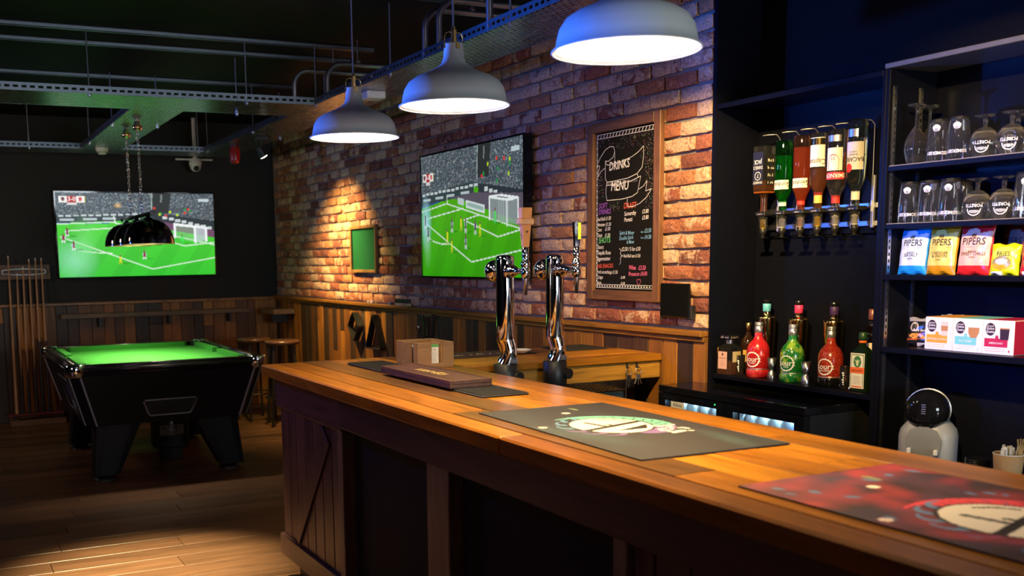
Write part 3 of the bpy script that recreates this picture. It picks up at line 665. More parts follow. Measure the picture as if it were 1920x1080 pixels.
# keys on hooks under the return counter edge
for i, (xx, lab) in enumerate(((2.995, 'black key fob hanging on the left hook of the counter apron'), (3.052, 'bunch of small keys hanging on the right hook of the counter apron'))):
    k = empty('key_ring', (xx, 4.10, 0.96), 0, lab, 'keys')
    MB().cbox(-0.006, 0.006, -0.006, -0.0005, -0.005, 0.018, 0.002).tube([(0,-0.006,-0.003),(0,-0.016,-0.006),(0,-0.02,0.0)],0.0025,6).build('hook', BLACKM, k)
    MB().tube([(0.018*math.sin(a),-0.017,-0.022+0.018*math.cos(a)) for a in np.linspace(0,2*math.pi,16)[:-1]], 0.0013, 6, closed=True).build('ring', STEEL, k)
    if i == 0: MB().cbox(-0.014, 0.014, -0.023, -0.012, -0.078, -0.04, 0.006).build('fob', BLACKM, k); MB().cbox(-0.004,0.006,-0.018,-0.016,-0.10,-0.078,0.001).build('key', STEEL, k)
    else:
        for q in (-0.35, 0.0, 0.4): MB().at(Matrix.Translation((0,-0.017+q*0.006,-0.04)) @ Matrix.Rotation(q,4,'Y')).cbox(-0.008,0.008,-0.001,0.001,-0.02,0,0.0005).cbox(-0.003,0.003,-0.001,0.001,-0.05,-0.02,0.0005).build('key', STEEL, k)
    if i == 0: pass
cdn = MB().tube([(2.985,4.083,0.945),(2.97,4.07,0.85),(2.95,4.05,0.72),(2.94,4.04,0.55)],0.0022,6).build('lanyard_cord', BLACKM); tag(cdn, 'thin dark lanyard cord dangling from the left key hook', 'cord')
# glass rack / drip grid on its dark teal box behind the bar
gb = empty('drip_grid_box', (2.66, 3.95, 0), 0, 'dark teal box with a black wire drip grid behind the bar', 'drip tray')
MB().cbox(-0.11, 0.11, -0.14, 0.10, 0.0, 0.885, 0.004).build('box', mat('teal_box', (0.012,0.035,0.042), 0.4), gb)
g_ = MB()
for k in range(9): g_.cyl((-0.115+k*0.0288,-0.15,0.894),(-0.115+k*0.0288,0.10,0.894),0.0035,seg=6)
for k in range(9): g_.cyl((-0.115,-0.15+k*0.0312,0.894),(0.115,-0.15+k*0.0312,0.894),0.0035,seg=6)
g_.build('wire_grid', BLACKG, gb)
hz = MB()
hz.tube([(2.772,3.95,0.86),(2.80,3.94,0.87)]+[(2.83+0.045*math.cos(a)+0.008*a, 3.95+0.045*math.sin(a), 0.84-0.012*a) for a in np.linspace(1.5,8,28)]+[(2.86,4.02,0.6),(2.85,4.05,0.2),(2.85,4.05,0.006)], 0.006, 8)
tag(hz.build('drinks_hose', mat('grey_hose', (0.12,0.13,0.15), 0.4)), 'coiled grey drinks hose beside the drip grid box', 'hose')

# ------------------------------------------------------------------ shelf units in the recess
EDGE = mat('pale_panel_edge', (0.10,0.095,0.09), 0.4)
lu = empty('shelf_unit', (BX, 3.30, 0), 0, 'open dark shelf unit with the spirits, next to the brick wall', 'shelf unit')
MB().cbox(0, 0.248, -0.458, 0.446, 0.925, 0.945, 0.002).build('shelf', NAVY, lu)
MB().cbox(0, 0.248, -0.458, 0.446, 2.140, 2.163, 0.002).build('top_board', NAVY, lu)
MB().cbox(0, 0.248, -0.476, -0.4585, 0.0, 2.163, 0.002).build('side_panel', NAVY, lu)
ru = empty('shelf_unit', (BX, 2.0, 0), 0, 'open dark shelf unit with glasses, crisps and coffee boxes', 'shelf unit')
MB().cbox(0, 0.248, 0.8065, 0.823, 0.0, 2.163, 0.002).build('side_panel', NAVY, ru)
MB().cbox(0, 0.248, -1.0, -0.982, 0.0, 2.163, 0.002).build('side_panel', NAVY, ru)
MB().cbox(-0.004, 0.248, -1.0, 0.83, 2.1635, 2.182, 0.002).build('top_board', EDGE, ru)
for z0, z1 in ((1.790,1.808),(1.578,1.596),(1.389,1.409),(1.116,1.138)):
    MB().cbox(0.002, 0.248, -0.981, 0.806, z0, z1, 0.002).build('shelf', NAVY, ru)
rail = MB()
for xx in (0.028, 0.165):
    rail.box(xx-0.008, xx+0.008, 0.8035, 0.8062, 0.70, 2.10)
    for k in range(56): rail.box(xx-0.003, xx+0.004, 0.8028, 0.8034, 0.71+k*0.0248, 0.722+k*0.0248, 1)
rail.build('slotted_rail', [STEEL, BLACKM], ru)
GRIP = mat('perforated_liner', (0.22,0.18,0.12), 0.6)
for zz in (1.808, 1.596): MB().box(0.004, 0.246, -0.98, 0.80, zz, zz+0.003).build('shelf_liner', GRIP, ru)
MB().box(-0.25, 0.248, -1.0, 0.805, 0.66, 0.70).build('counter', BLACKG, ru)
MB().box(-0.22, 0.248, -1.0, 0.80, 0.0, 0.659).build('counter_base', BLACKM, ru)

def liquor(name, color, tr=0.55):
    m, t, N, L, b = nt(name); setp(b, color, 0.05, 0, trans=tr, ior=1.36); return m
# ------------------------------------------------------------------ bottles on the left shelf
ZS = 0.9455
GL = glass('clear_glass'); GLT = glass('tableware_glass', (0.97,0.98,0.98), 0.015, 1.50, 0.99)
CAPS = mat('aluminium_cap', (0.72,0.72,0.74), 0.3, 0.9)
def bottle(x, y, label, parts, cat='bottle', rz=0.0, z=ZS):
    o = empty('bottle', (x, y, z), rz, label, cat, 'spirit bottles on the shelf')
    for nm, mb, m in parts: mb.build(nm, m, o)
    return o
# three fruit liqueur bottles
def fruit(x, y, label, body, second, basem, fruitname):
    g = MB().lathe([(0.046,0.0),(0.050,0.004),(0.0505,0.03),(0.047,0.036),(0.047,0.042),(0.050,0.05),(0.051,0.115),(0.047,0.137),(0.037,0.155),(0.024,0.168),(0.0185,0.182),(0.0165,0.21)], 28)
    sleeve = MB().lathe([(0.0468,0.036),(0.0472,0.0365),(0.0472,0.0405),(0.0468,0.041)], 28)
    neck = MB().lathe([(0.0172,0.200),(0.0180,0.201),(0.0180,0.226),(0.0165,0.227),(0.0165,0.231),(0.0180,0.232),(0.0180,0.2355),(0.0168,0.236),(0.0180,0.238),(0.0178,0.244),(0.015,0.246)], 20)
    lg = MB(); r = 0.0505; a0 = R(196)
    ring = [(0.033*math.cos(t)*(1.0+0.09*(k % 2)), 0.033*math.sin(t)*(1.0+0.09*(k % 2))) for k, t in enumerate(np.linspace(0,2*math.pi,41)[:-1])]
    inner = [(0.029*math.cos(t), 0.029*math.sin(t)) for t in np.linspace(0,2*math.pi,41)[:-1]]
    for k in range(40):
        k2 = (k+1) % 40; lg.cblob([ring[k], ring[k2], inner[k2], inner[k]], r, 0.082, a0)
    lg.ctext('sourz', r, 0.084, 0.034, a0+0.06, sx=0.95, eps=0.001)
    lg.ctext(fruitname, r, 0.066, 0.009, a0, eps=0.001)
    disc = MB().cblob(inner, r, 0.082, a0, eps=0.0002)
    bm = body; basepart = MB().lathe([(0.0465,0.0),(0.0506,0.004),(0.0510,0.03),(0.0473,0.0355)], 28, cap1=False)
    bottle(x, y, label, [('glass_body', g, bm), ('silver_band', sleeve, CAPS), ('screw_cap', neck, CAPS), ('badge', disc, second), ('lettering', lg, INKW), ('foot', basepart, basem)])
def speck(name, c1, c2, sc, rough=0.22, vor=False):
    m, t, N, L, b = nt(name); setp(b, rough=rough, coat=0.6)
    g = N.new('ShaderNodeNewGeometry')
    if vor:
        n = N.new('ShaderNodeTexVoronoi'); n.inputs['Scale'].default_value = sc; r = ramp(N, [(0.12, c2), (0.2, c1), (0.6, tuple(q*.6 for q in c1))]); L.new(n.outputs['Distance'], r.inputs[0])
    else:
        n = N.new('ShaderNodeTexNoise'); n.inputs['Scale'].default_value = sc; n.inputs['Detail'].default_value = 3; n.inputs['Distortion'].default_value = 1.2; r = ramp(N, [(0.52, c1), (0.70, c2)]); L.new(n.outputs['Fac'], r.inputs[0])
    L.new(g.outputs['Position'], n.inputs['Vector']); L.new(r.outputs[0], b.inputs['Base Color']); return m
REDS = speck('cherry_sleeve', (0.42,0.012,0.018), (0.62,0.07,0.04), 16); GRNS = speck('apple_sleeve', (0.008,0.16,0.025), (0.28,0.45,0.04), 22); STRS = speck('strawberry_sleeve', (0.50,0.035,0.018), (0.75,0.42,0.10), 190, vor=True)
fruit(3.300, 3.535, 'red fruit liqueur bottle with a silver screw cap', REDS, mat('cherry_badge',(0.35,0.01,0.015),0.3), REDS, 'CHERRY')
fruit(3.300, 3.330, 'green fruit liqueur bottle with a silver screw cap', GRNS, mat('apple_badge',(0.006,0.10,0.02),0.3), GRNS, 'APPLE')
fruit(3.322, 3.138, 'red speckled strawberry liqueur bottle with a black foot', STRS, mat('strawberry_badge',(0.16,0.008,0.01),0.3), BLACKG, 'STRAWBERRY')
# three gold bottles behind them
def goldb(x, y, label, wrap):
    body = MB().lathe([(0.030,0.0),(0.033,0.004),(0.043,0.255),(0.0435,0.262),(0.040,0.266),(0.0175,0.270),(0.0165,0.275),(0.0165,0.29)], 28)
    wr_ = MB().lathe([(0.0168,0.288),(0.0182,0.289),(0.0182,0.322),(0.0170,0.323)], 20)
    cp = MB().lathe([(0.0170,0.323),(0.0184,0.3235),(0.0184,0.340),(0.016,0.342)], 20)
    bottle(x, y, label, [('gold_body', body, GOLD), ('neck_wrap', wr_, wrap), ('stopper', cp, BLACKG)])
goldb(3.405, 3.600, 'tall gold bottle with a blue neck wrap', mat('blue_wrap',(0.12,0.50,0.70),0.5))
goldb(3.405, 3.405, 'tall gold bottle with a hot pink neck wrap', mat('pink_wrap',(0.80,0.04,0.18),0.5))
goldb(3.405, 3.205, 'tall gold bottle with a dark purple neck wrap', mat('purple_wrap',(0.05,0.02,0.11),0.5))
# square amaretto bottle
sq = lambda h, c=0.010: [(-h+c,-h),(h-c,-h),(h,-h+c),(h,h-c),(h-c,h),(-h+c,h),(-h,h-c),(-h,-h+c)]
am = MB().prism(sq(0.043), 0, 0.125); am.prism(sq(0.043), 0.125, 0.143, pts2=sq(0.018,0.007)); am.lathe([(0.014,0.143),(0.014,0.158)], 16)
aml = MB().prism(sq(0.040), 0.004, 0.066)
lab = MB().at(frame((-0.0435,0,0),(0,-1,0),(0,0,1))).box(-0.026,0.026,0.028,0.108,0,0.0005)
lab2 = MB().at(frame((0,-0.0435,0),(1,0,0),(0,0,1))).box(-0.026,0.026,0.060,0.108,0,0.0005)
lett = MB().at(frame((-0.0442,0,0),(0,-1,0),(0,0,1))).text('DISARONNO',0,0.074,0.010,align='C',sx=.75).scrawl(-0.015,0.015,0.06,0.005,1).scrawl(-0.018,0.018,0.05,0.004,2).scrawl(-0.012,0.012,0.042,0.003,3).poly([(-.006,.09),(.006,.09),(.004,.098),(0,.105),(-.004,.098)])
cap = MB().cbox(-0.031,0.031,-0.031,0.031,0.162,0.184,0.004)
capt = MB().at(frame((-0.0314,0,0),(0,-1,0),(0,0,1))).scrawl(-0.024,0.022,0.168,0.010,6); capt.at(frame((0,-0.0314,0),(1,0,0),(0,0,1))).scrawl(-0.024,0.022,0.168,0.010,7)
bottle(3.262, 3.680, 'square amaretto bottle with a flat black stopper', [('glass_body', am, GL), ('liqueur', aml, liquor('amber_liqueur',(0.40,0.10,0.015))), ('label', lab, mat('pink_label',(0.62,0.36,0.30),0.6)), ('back_label', lab2, mat('tan_label',(0.55,0.42,0.22),0.6)), ('lettering', lett, INK), ('collar', MB().lathe([(0.015,0.143),(0.016,0.160)],16), CAPS), ('stopper', cap, BLACKG), ('stopper_lettering', capt, mat('tan_print',(0.5,0.4,0.3),0.5))], rz=R(6))
# dark spirit with gold cap, rear
dk = MB().lathe([(0.034,0),(0.037,0.004),(0.037,0.125),(0.032,0.152),(0.016,0.170),(0.0135,0.178),(0.0135,0.20)], 24)
bottle(3.405, 3.715, 'dark rum bottle with a gold cap behind the amaretto', [('glass_body', dk, mat('brown_black_glass',(0.02,0.008,0.004),0.06)), ('cap', MB().lathe([(0.0145,0.19),(0.0165,0.192),(0.0165,0.228),(0.013,0.231)],18), GOLD), ('label', MB().band(0.037,0.05,0.105,R(190),R(255)), mat('gold_label',(0.5,0.3,0.08),0.4))])
# herbal liqueur, squared shoulders
rc = lambda a, b_, c: [(-a+c,-b_),(a-c,-b_),(a,-b_+c),(a,b_-c),(a-c,b_),(-a+c,b_),(-a,b_-c),(-a,-b_+c)]
jg = MB().prism(rc(0.030,0.036,0.009), 0, 0.155); jg.prism(rc(0.030,0.036,0.009), 0.155, 0.178, pts2=rc(0.016,0.016,0.006)); jg.lathe([(0.014,0.178),(0.013,0.19),(0.013,0.215),(0.015,0.216),(0.015,0.226)],16)
jl = MB().at(frame((-0.0305,0,0),(0,-1,0),(0,0,1))); jl.box(-0.031,0.031,0.012,0.152,0,0.0005)
jb = MB().at(frame((-0.0312,0,0),(0,-1,0),(0,0,1))); jb.add([(-.028,.147,0),(.028,.147,0),(.028,.144,0),(-.028,.144,0)],[(0,3,2,1)]); jb.add([(-.028,.018,0),(-.0255,.018,0),(-.0255,.147,0),(-.028,.147,0)],[(0,1,2,3)]); jb.add([(.0255,.018,0),(.028,.018,0),(.028,.147,0),(.0255,.147,0)],[(0,1,2,3)]); jb.poly([(0.017*math.cos(t),0.118+0.023*math.sin(t)) for t in np.linspace(0,2*math.pi,24)[:-1]],0.0001)
ja = MB().at(frame((-0.0316,0,0),(0,-1,0),(0,0,1))); ja.poly([(-.004,.102),(.004,.102),(.006,.116),(.013,.128),(.006,.122),(.002,.124),(0,.130),(-.002,.124),(-.006,.122),(-.013,.128),(-.006,.116)])
jo = MB().at(frame((-0.0315,0,0),(0,-1,0),(0,0,1))).poly([(-.031,.072),(.031,.072),(.031,.096),(-.031,.096)]).poly([(-.022,.016),(.022,.016),(.022,.021),(-.022,.021)])
jt = MB().at(frame((-0.0320,0,0),(0,-1,0),(0,0,1))).text('Jägermeister',0,.080,.0115,align='C',sx=.85)
for k in range(5): jt.scrawl(-.016,.016,.030+k*.007,.003,40+k)
bottle(3.300, 2.955, 'dark green herbal liqueur bottle with an orange banded white label', [('glass_body', jg, mat('dark_green_glass',(0.006,0.014,0.006),0.06)), ('label', jl, mat('white_label',(0.72,0.70,0.64),0.6)), ('label_border', jb, mat('green_border',(0.03,0.16,0.05),0.6)), ('emblem', ja, mat('pale_emblem',(0.55,0.62,0.40),0.6)), ('label_band', jo, mat('orange_band',(0.75,0.13,0.02),0.6)), ('lettering', jt, INK), ('cap', MB().lathe([(0.0155,0.205),(0.0165,0.207),(0.0165,0.232),(0.014,0.234)],16), mat('green_cap',(0.012,0.05,0.015),0.4)), ('collar', MB().lathe([(0.0145,0.192),(0.0152,0.193),(0.0152,0.20),(0.0145,0.201)],16), mat('orange_collar',(0.7,0.12,0.02),0.5))], rz=R(8))
d2 = MB().lathe([(0.034,0),(0.036,0.004),(0.036,0.20),(0.030,0.228),(0.018,0.25),(0.0145,0.27),(0.0145,0.30)], 24)
bottle(3.405, 3.005, 'tall brown whisky bottle behind the herbal liqueur', [('glass_body', d2, glass('brown_glass',(0.35,0.13,0.05),0.03)), ('cap', MB().lathe([(0.0152,0.278),(0.0165,0.28),(0.0165,0.318),(0.014,0.32)],16), mat('copper_cap',(0.30,0.10,0.06),0.35,0.5)), ('label', MB().band(0.036,0.05,0.185,R(170),R(280)), mat('cream_label',(0.65,0.55,0.42),0.6))])
# shot glasses and jiggers
def shot(x, y, label):
    o = empty('shot_glass', (x,y,ZS), 0, label, 'glass', 'tall shot glasses on the spirits shelf')
    MB().lathe([(0.018,0),(0.020,0.002),(0.021,0.092),(0.0195,0.092),(0.018,0.022),(0.001,0.020)], 20, cap1=False).build('tumbler', GLT, o)
    MB().ctext('JägerBomb' if False else 'shot', 0.021, 0.05, 0.001, R(205)) if False else None
    m = MB()
    for k in range(6): m.band(0.0212, 0.018+k*0.009, 0.024+k*0.009, R(203)-0.12*((k*7)%3-0.2), R(203)+0.18, eps=0.0006, n=4)
    m.build('printed_mark', INKW, o); return o
shot(3.285, 3.632, 'tall printed shot glass between the amaretto and the red bottle')
shot(3.290, 3.030, 'tall printed shot glass beside the herbal liqueur bottle')
def jigger(x, y, label):
    o = MB().lathe([(0.020,0),(0.0205,0.001),(0.0145,0.036),(0.0085,0.041),(0.0125,0.047),(0.0205,0.096),(0.0198,0.096),(0.011,0.05),(0.001,0.047)], 24, cap1=False).build('jigger', STEEL, loc=(x,y,ZS)); tag(o, label, 'jigger', 'steel spirit measures')
jigger(3.272, 3.420, 'steel jigger between the red and the green liqueur bottles')
jigger(3.272, 3.222, 'steel jigger between the green and the strawberry liqueur bottles')

# ------------------------------------------------------------------ optics rack with upturned bottles
op = empty('optics_rack', (3.40, 3.35, 0), 0, 'wall bracket for six upturned spirit bottles on the recess panel', 'bottle rack')
for zz in (1.682, 1.610):
    MB().cbox(0.035, 0.052, -0.32, 0.30, zz-0.011, zz+0.011, 0.002).build('rail', STEEL, op)
OY = [3.617, 3.500, 3.392, 3.296, 3.200, 3.098]
ALU = mat('aluminium_bracket', (0.62,0.63,0.68), 0.3, 0.8)
for y in OY:
    MB().cbox(0.022, 0.034, y-3.35-0.058, y-3.35-0.044, 1.592, 1.80, 0.001).cbox(0.016, 0.022, y-3.35-0.054, y-3.35-0.048, 1.655, 1.700, 0.001).build('bracket_strip', ALU, op)
    MB().tube([(0.03, y-3.35-0.043, 1.70),(0.03, y-3.35-0.043, 2.0),(0.015, y-3.35-0.036, 2.018),(-0.01,y-3.35-0.01,2.018),(-0.02,y-3.35+0.01,2.016)], 0.003, 6).build('retaining_wire', STEEL, op)
MB().cbox(0.05, 0.068, -0.33, 0.31, 1.57, 1.80, 0.002).build('back_plate', NAVY, op)
CLIP = BLACKM
def optic(i, y, label, glassm, liq, fill, body, neck, labels, cupc):
    o = empty('optic_bottle', (3.385, y, 0), 0, label, 'bottle', 'upturned spirit bottles on the optics rack')
    zb = 1.668
    nk_, bd = neck, body
    kind, a, hgt = bd
    zt = zb+0.03+nk_[1]; mb = MB()
    if kind == 'round':
        pr = [(nk_[0],zb+0.012),(nk_[0],zb+0.03+nk_[1]*0.6),(nk_[0]*1.15,zt-0.01),(a*0.75,zt+0.018),(a,zt+0.04),(a,zt+hgt-0.01),(a*0.9,zt+hgt),(a*0.5,zt+hgt-0.006)]
        mb.lathe(pr, 26)
        lq = MB().lathe([(nk_[0]-.002,zb+0.014),(nk_[0]-.002,zt-0.008),(a*0.73,zt+0.018),(a-.0025,zt+0.04),(a-.0025,zt+fill)], 26)
    else:
        mb.lathe([(nk_[0],zb+0.012),(nk_[0],zt)], 18); s2 = sq(a,0.009)
        mb.prism(sq(nk_[0]*.95,0.005), zt, zt+0.03, pts2=s2); mb.prism(s2, zt+0.03, zt+hgt)
        lq = MB().prism(sq(a-.0025,0.009), zt+0.02, zt+fill); lq.lathe([(nk_[0]-.002,zb+0.014),(nk_[0]-.002,zt+0.02)],16)
    mb.build('glass_body', glassm, o); lq.build('spirit', liq, o)
    for (nm, fn, mt) in labels: fn(zt, a).build(nm, mt, o)
    MB().cbox(-0.022, 0.036, -0.030, 0.030, zb-0.006, zb+0.012, 0.003).build('clip', CLIP, o)
    MB().at(frame((-0.0226,0,zb),(0,-1,0),(0,0,1))).scrawl(-0.014,0.014,-0.001,0.006,i).build('clip_lettering', INKW, o)
    MB().lathe([(0.019,1.612),(0.021,1.640),(0.022,1.661),(0.0205,1.661),(0.0175,1.614)], 18, cap0=False, cap1=False).build('measure_cup', GLT, o)
    MB().lathe([(0.012,1.604),(0.0125,1.634),(0.017,1.637),(0.017,1.642),(0.010,1.645)], 16).build('valve', cupc, o)
    MB().lathe([(0.009,1.566),(0.0095,1.578),(0.0145,1.582),(0.0155,1.604),(0.012,1.606)], 16).build('nozzle', BLACKM, o)
    MB().cbox(-0.020, 0.0, -0.040, 0.030, 1.561, 1.5655, 0.001).build('lever', BLACKG, o)
    return o
def lb(z0, z1, a0=150, a1=250): return lambda zt, a: MB().band(a, zt+z0, zt+z1, R(a0), R(a1))
def ltx(st, dz, size, ang=200, sx=1.0): return lambda zt, a: MB().ctext(st, a, zt+dz, size, R(ang), sx=sx, flip=True, eps=0.001)
def sql(z0, z1): return lambda zt, a: MB().at(frame((-a-.0006,0,0),(0,-1,0),(0,0,1))).poly([(-a*.82,zt+z0),(a*.82,zt+z0),(a*.82,zt+z1),(-a*.82,zt+z1)])
def sql2(z0, z1): return lambda zt, a: MB().at(frame((0,-a-.0006,0),(1,0,0),(0,0,1))).poly([(-a*.7,zt+z0),(a*.7,zt+z0),(a*.7,zt+z1),(-a*.7,zt+z1)])
def jack(zt, a):
    m = MB().at(frame((-a-.0012,0,0),(0,-1,0),(0,0,1)))
    m.text('JACK', 0, zt+0.165, 0.026, align='C', flip=True, sx=.8); m.text('DANIEL\'S', 0, zt+0.138, 0.020, align='C', flip=True, sx=.7)
    for k in range(28):
        t0, t1 = 2*math.pi*k/28, 2*math.pi*(k+1)/28
        m.add([(0.019*math.cos(t0),zt+0.095+0.019*math.sin(t0),0),(0.019*math.cos(t1),zt+0.095+0.019*math.sin(t1),0),(0.016*math.cos(t1),zt+0.095+0.016*math.sin(t1),0),(0.016*math.cos(t0),zt+0.095+0.016*math.sin(t0),0)],[(0,1,2,3)])
    m.text('7', 0, zt+0.104, 0.024, align='C', flip=True); m.text('WHISKEY', 0, zt+0.071, 0.015, align='C', flip=True, sx=.9)
    m.at(frame((0,-a-.0012,0),(1,0,0),(0,0,1)))
    for k in range(4): m.scrawl(-a*.45, a*.45, zt+0.06+k*0.032, 0.014, 60+k, t=.2)
    return m
WL = mat('white_paper_label', (0.78,0.74,0.64), 0.6); RL = mat('red_label', (0.62,0.03,0.025), 0.55)
AMB = liquor('whiskey', (0.50,0.13,0.02)); CLR = glass('clear_spirit', (0.95,0.97,0.97), 0.0, 1.36)
BLK = mat('black_label', (0.012,0.012,0.012), 0.5)
YV = mat('amber_valve', (0.75,0.45,0.05), 0.4); WV = mat('white_valve', (0.75,0.70,0.62), 0.4); PV = mat('pink_valve', (0.70,0.45,0.38), 0.4)
optic(1, OY[0], 'square whiskey bottle with black labels upturned at the far end of the rack', GL, AMB, 0.075, ('square', 0.038, 0.225), (0.016,0.045), [('label', sql(0.055,0.20), BLK), ('side_label', sql2(0.055,0.19), BLK), ('lettering', jack, INKW)], YV)
optic(2, OY[1], 'green gin bottle with a cream label upturned in the rack', glass('green_glass',(0.06,0.55,0.12),0.02), liquor('green_gin',(0.03,0.42,0.06)), 0.19, ('round', 0.037, 0.255), (0.016,0.028), [('label', lb(0.045,0.085,140,262), WL), ('lettering', ltx('Gordon\'s', 0.066, 0.026, 205, .9), INK), ('neck_label', lambda zt,a: MB().band(0.0175,zt-0.026,zt-0.004,R(120),R(280)), WL)], WV)
optic(3, OY[2], 'orange-pink gin bottle with a cream label upturned in the rack', glass('pink_glass',(0.98,0.55,0.38),0.02), liquor('orange_gin',(0.85,0.20,0.06)), 0.215, ('round', 0.037, 0.265), (0.016,0.028), [('label', lb(0.045,0.085,140,262), WL), ('lettering', ltx('Gordon\'s', 0.066, 0.026, 205, .9), INK), ('neck_label', lambda zt,a: MB().band(0.0175,zt-0.026,zt-0.004,R(120),R(280)), RL)], PV)
optic(4, OY[3], 'golden rum bottle with a cream and gold label upturned in the rack', GL, liquor('golden_rum',(0.38,0.09,0.012)), 0.10, ('round', 0.037, 0.245), (0.016,0.048), [('label', lb(0.105,0.225,140,258), WL), ('gold_stripe', lambda zt,a: MB().band(a,zt+0.195,zt+0.222,R(140),R(258),eps=.0008), GOLD), ('lettering', ltx('Captain', 0.125, 0.030, 203, .85), mat('brown_ink',(0.12,0.05,0.02),0.6)), ('neck_label', lambda zt,a: MB().band(0.0175,zt-0.044,zt-0.010,R(120),R(280)), mat('gold_neck_label',(0.75,0.45,0.12),0.5)), ('neck_band', lambda zt,a: MB().band(0.0182,zt-0.010,zt+0.002,R(120),R(280)), RL)], YV)
def smir(zt, a):
    m = MB()
    sh = [(-.022,.01),(-.022,-.03),(0,-.048),(.022,-.03),(.022,.01),(.014,.022),(0,.030),(-.014,.022)]
    for k in range(len(sh)):
        p_, q_ = sh[k], sh[(k+1)%len(sh)]
        m.cblob([p_, q_, (q_[0]*.93,q_[1]*.93), (p_[0]*.93,p_[1]*.93)], a, zt+0.135, R(200), eps=.0012)
    m.ctext('21', a, zt+0.145, 0.018, R(200), flip=True, eps=.0014); m.ctext('VODKA', a, zt+0.160, 0.009, R(200), flip=True, eps=.0014); return m
optic(5, OY[4], 'clear vodka bottle with a red name band upturned in the rack', GL, CLR, 0.17, ('round', 0.0385, 0.265), (0.016,0.032), [('label', lb(0.098,0.19,140,255), WL), ('name_band', lb(0.062,0.092,135,268), RL), ('lettering', ltx('SMIRNOFF', 0.077, 0.024, 203, .85), INKW), ('emblem', smir, mat('maroon_ink',(0.25,0.02,0.03),0.6)), ('silver_label', lb(0.215,0.240,150,245), CAPS), ('neck_label', lambda zt,a: MB().band(0.0175,zt-0.034,zt+0.0,R(120),R(280)), RL)], WV)
def bac(zt, a):
    m = MB().ctext('BACARDI', a, zt+0.115, 0.024, R(196), flip=True, eps=.0012, sx=.9)
    m.ctext('CARTA', a, zt+0.145, 0.009, R(200), flip=True, eps=.0012); m.ctext('BLANCA', a, zt+0.134, 0.009, R(200), flip=True, eps=.0012); return m
optic(6, OY[5], 'clear white rum bottle with a red seal, upturned at the rack\'s near end', glass('pale_green_glass',(0.72,0.90,0.78),0.02), CLR, 0.20, ('round', 0.0385, 0.275), (0.016,0.050), [('label', lb(0.075,0.185,145,262), WL), ('lettering', bac, INK), ('red_seal', lambda zt,a: MB().cblob([(0.015*math.cos(t),0.018*math.sin(t)) for t in np.linspace(0,2*math.pi,20)[:-1]], a, zt+0.082, R(173), eps=.0012), RL), ('silver_label', lb(0.205,0.235,150,225), CAPS), ('neck_label', lambda zt,a: MB().band(0.0175,zt-0.044,zt-0.008,R(120),R(280)), WL)], WV)

# ------------------------------------------------------------------ glassware on the right unit, all upside down
def glass_thing(name, x, y, z, kind, label, group):
    o = empty(name, (x,y,z), 0, label, 'glass', group)
    if kind == 'wine':
        MB().lathe([(0.029,0.0),(0.037,0.03),(0.040,0.06),(0.036,0.09),(0.018,0.122),(0.006,0.138),(0.0045,0.19),(0.008,0.205),(0.033,0.214),(0.034,0.2165)], 24, cap0=False).build('bowl', GLT, o)
    elif kind == 'pint':
        MB().lathe([(0.0405,0.0),(0.0400,0.06),(0.0335,0.148),(0.0325,0.150),(0.0315,0.136),(0.0385,0.06),(0.0390,0.0)], 26, cap0=False, cap1=False).lathe([(0.031,0.136),(0.0325,0.150),(0.0005,0.1485)],26,cap0=False).build('tumbler', GLT, o)
        MB().ctext('SOMERSBY', 0.0400, 0.030, 0.0165, R(208), flip=True, sx=.85, eps=.0008).build('lettering', INKW, o)
        m = MB(); pts = [(0.0125*math.cos(t)*(1+.1*math.sin(5*t)), 0.0125*math.sin(t)) for t in np.linspace(0,2*math.pi,24)[:-1]]
        m.cblob(pts, 0.0352, 0.118, R(205), eps=.0012); m.build('printed_tree', mat('frosted_print',(0.78,0.77,0.74),0.7), o)
    else:
        MB().lathe([(0.0385,0.0),(0.0475,0.035),(0.0480,0.055),(0.041,0.080),(0.022,0.098),(0.008,0.103),(0.0075,0.128),(0.013,0.134),(0.036,0.140),(0.0365,0.1425)], 28, cap0=False).lathe([(0.0370,0.0),(0.0460,0.035),(0.0465,0.055),(0.0395,0.079),(0.020,0.096),(0.0005,0.098)],28,cap0=False,cap1=False).build('goblet', GLT, o)
        m = MB(); m.ctext('PORETTI', 0.0478, 0.049, 0.0155, R(206), flip=True, sx=.9, eps=.0008); m.build('lettering', INKW, o)
        m = MB(); r = 0.0470
        for k in range(20):
            t0, t1 = math.pi*k/20, math.pi*(k+1)/20
            m.cblob([(0.022*math.cos(t0),-0.024*math.sin(t0)),(0.022*math.cos(t1),-0.024*math.sin(t1)),(0.019*math.cos(t1),-0.021*math.sin(t1)),(0.019*math.cos(t0),-0.021*math.sin(t0))], r, 0.038, R(206), eps=.0012)
        for q in range(9): m.cblob([(-.014+q*.0035,-.004-abs(4-q)*.0006),(-.0125+q*.0035,-.004),(-.0125+q*.0035,-.016+abs(4-q)*.001),(-.014+q*.0035,-.016+abs(4-q)*.001)], r, 0.038, R(206), eps=.0012)
        m.build('printed_crest', INKW, o)
    return o
Z1, Z2 = 1.8112, 1.5992
glass_thing('wine_glass', 3.285, 2.738, Z1, 'wine', 'upturned wine glass nearest the shelf rail, front of the pair', 'upturned wine glasses')
glass_thing('wine_glass', 3.375, 2.755, Z1, 'wine', 'upturned wine glass behind the front wine glass', 'upturned wine glasses')
for i, (x, y, lab_) in enumerate(((3.290, 2.645, 'first upturned pint glass after the wine glasses on the top shelf'), (3.290, 2.562, 'second upturned pint glass after the wine glasses on the top shelf'))):
    glass_thing('pint_glass', x, y, Z1, 'pint', lab_, 'upturned pint glasses')
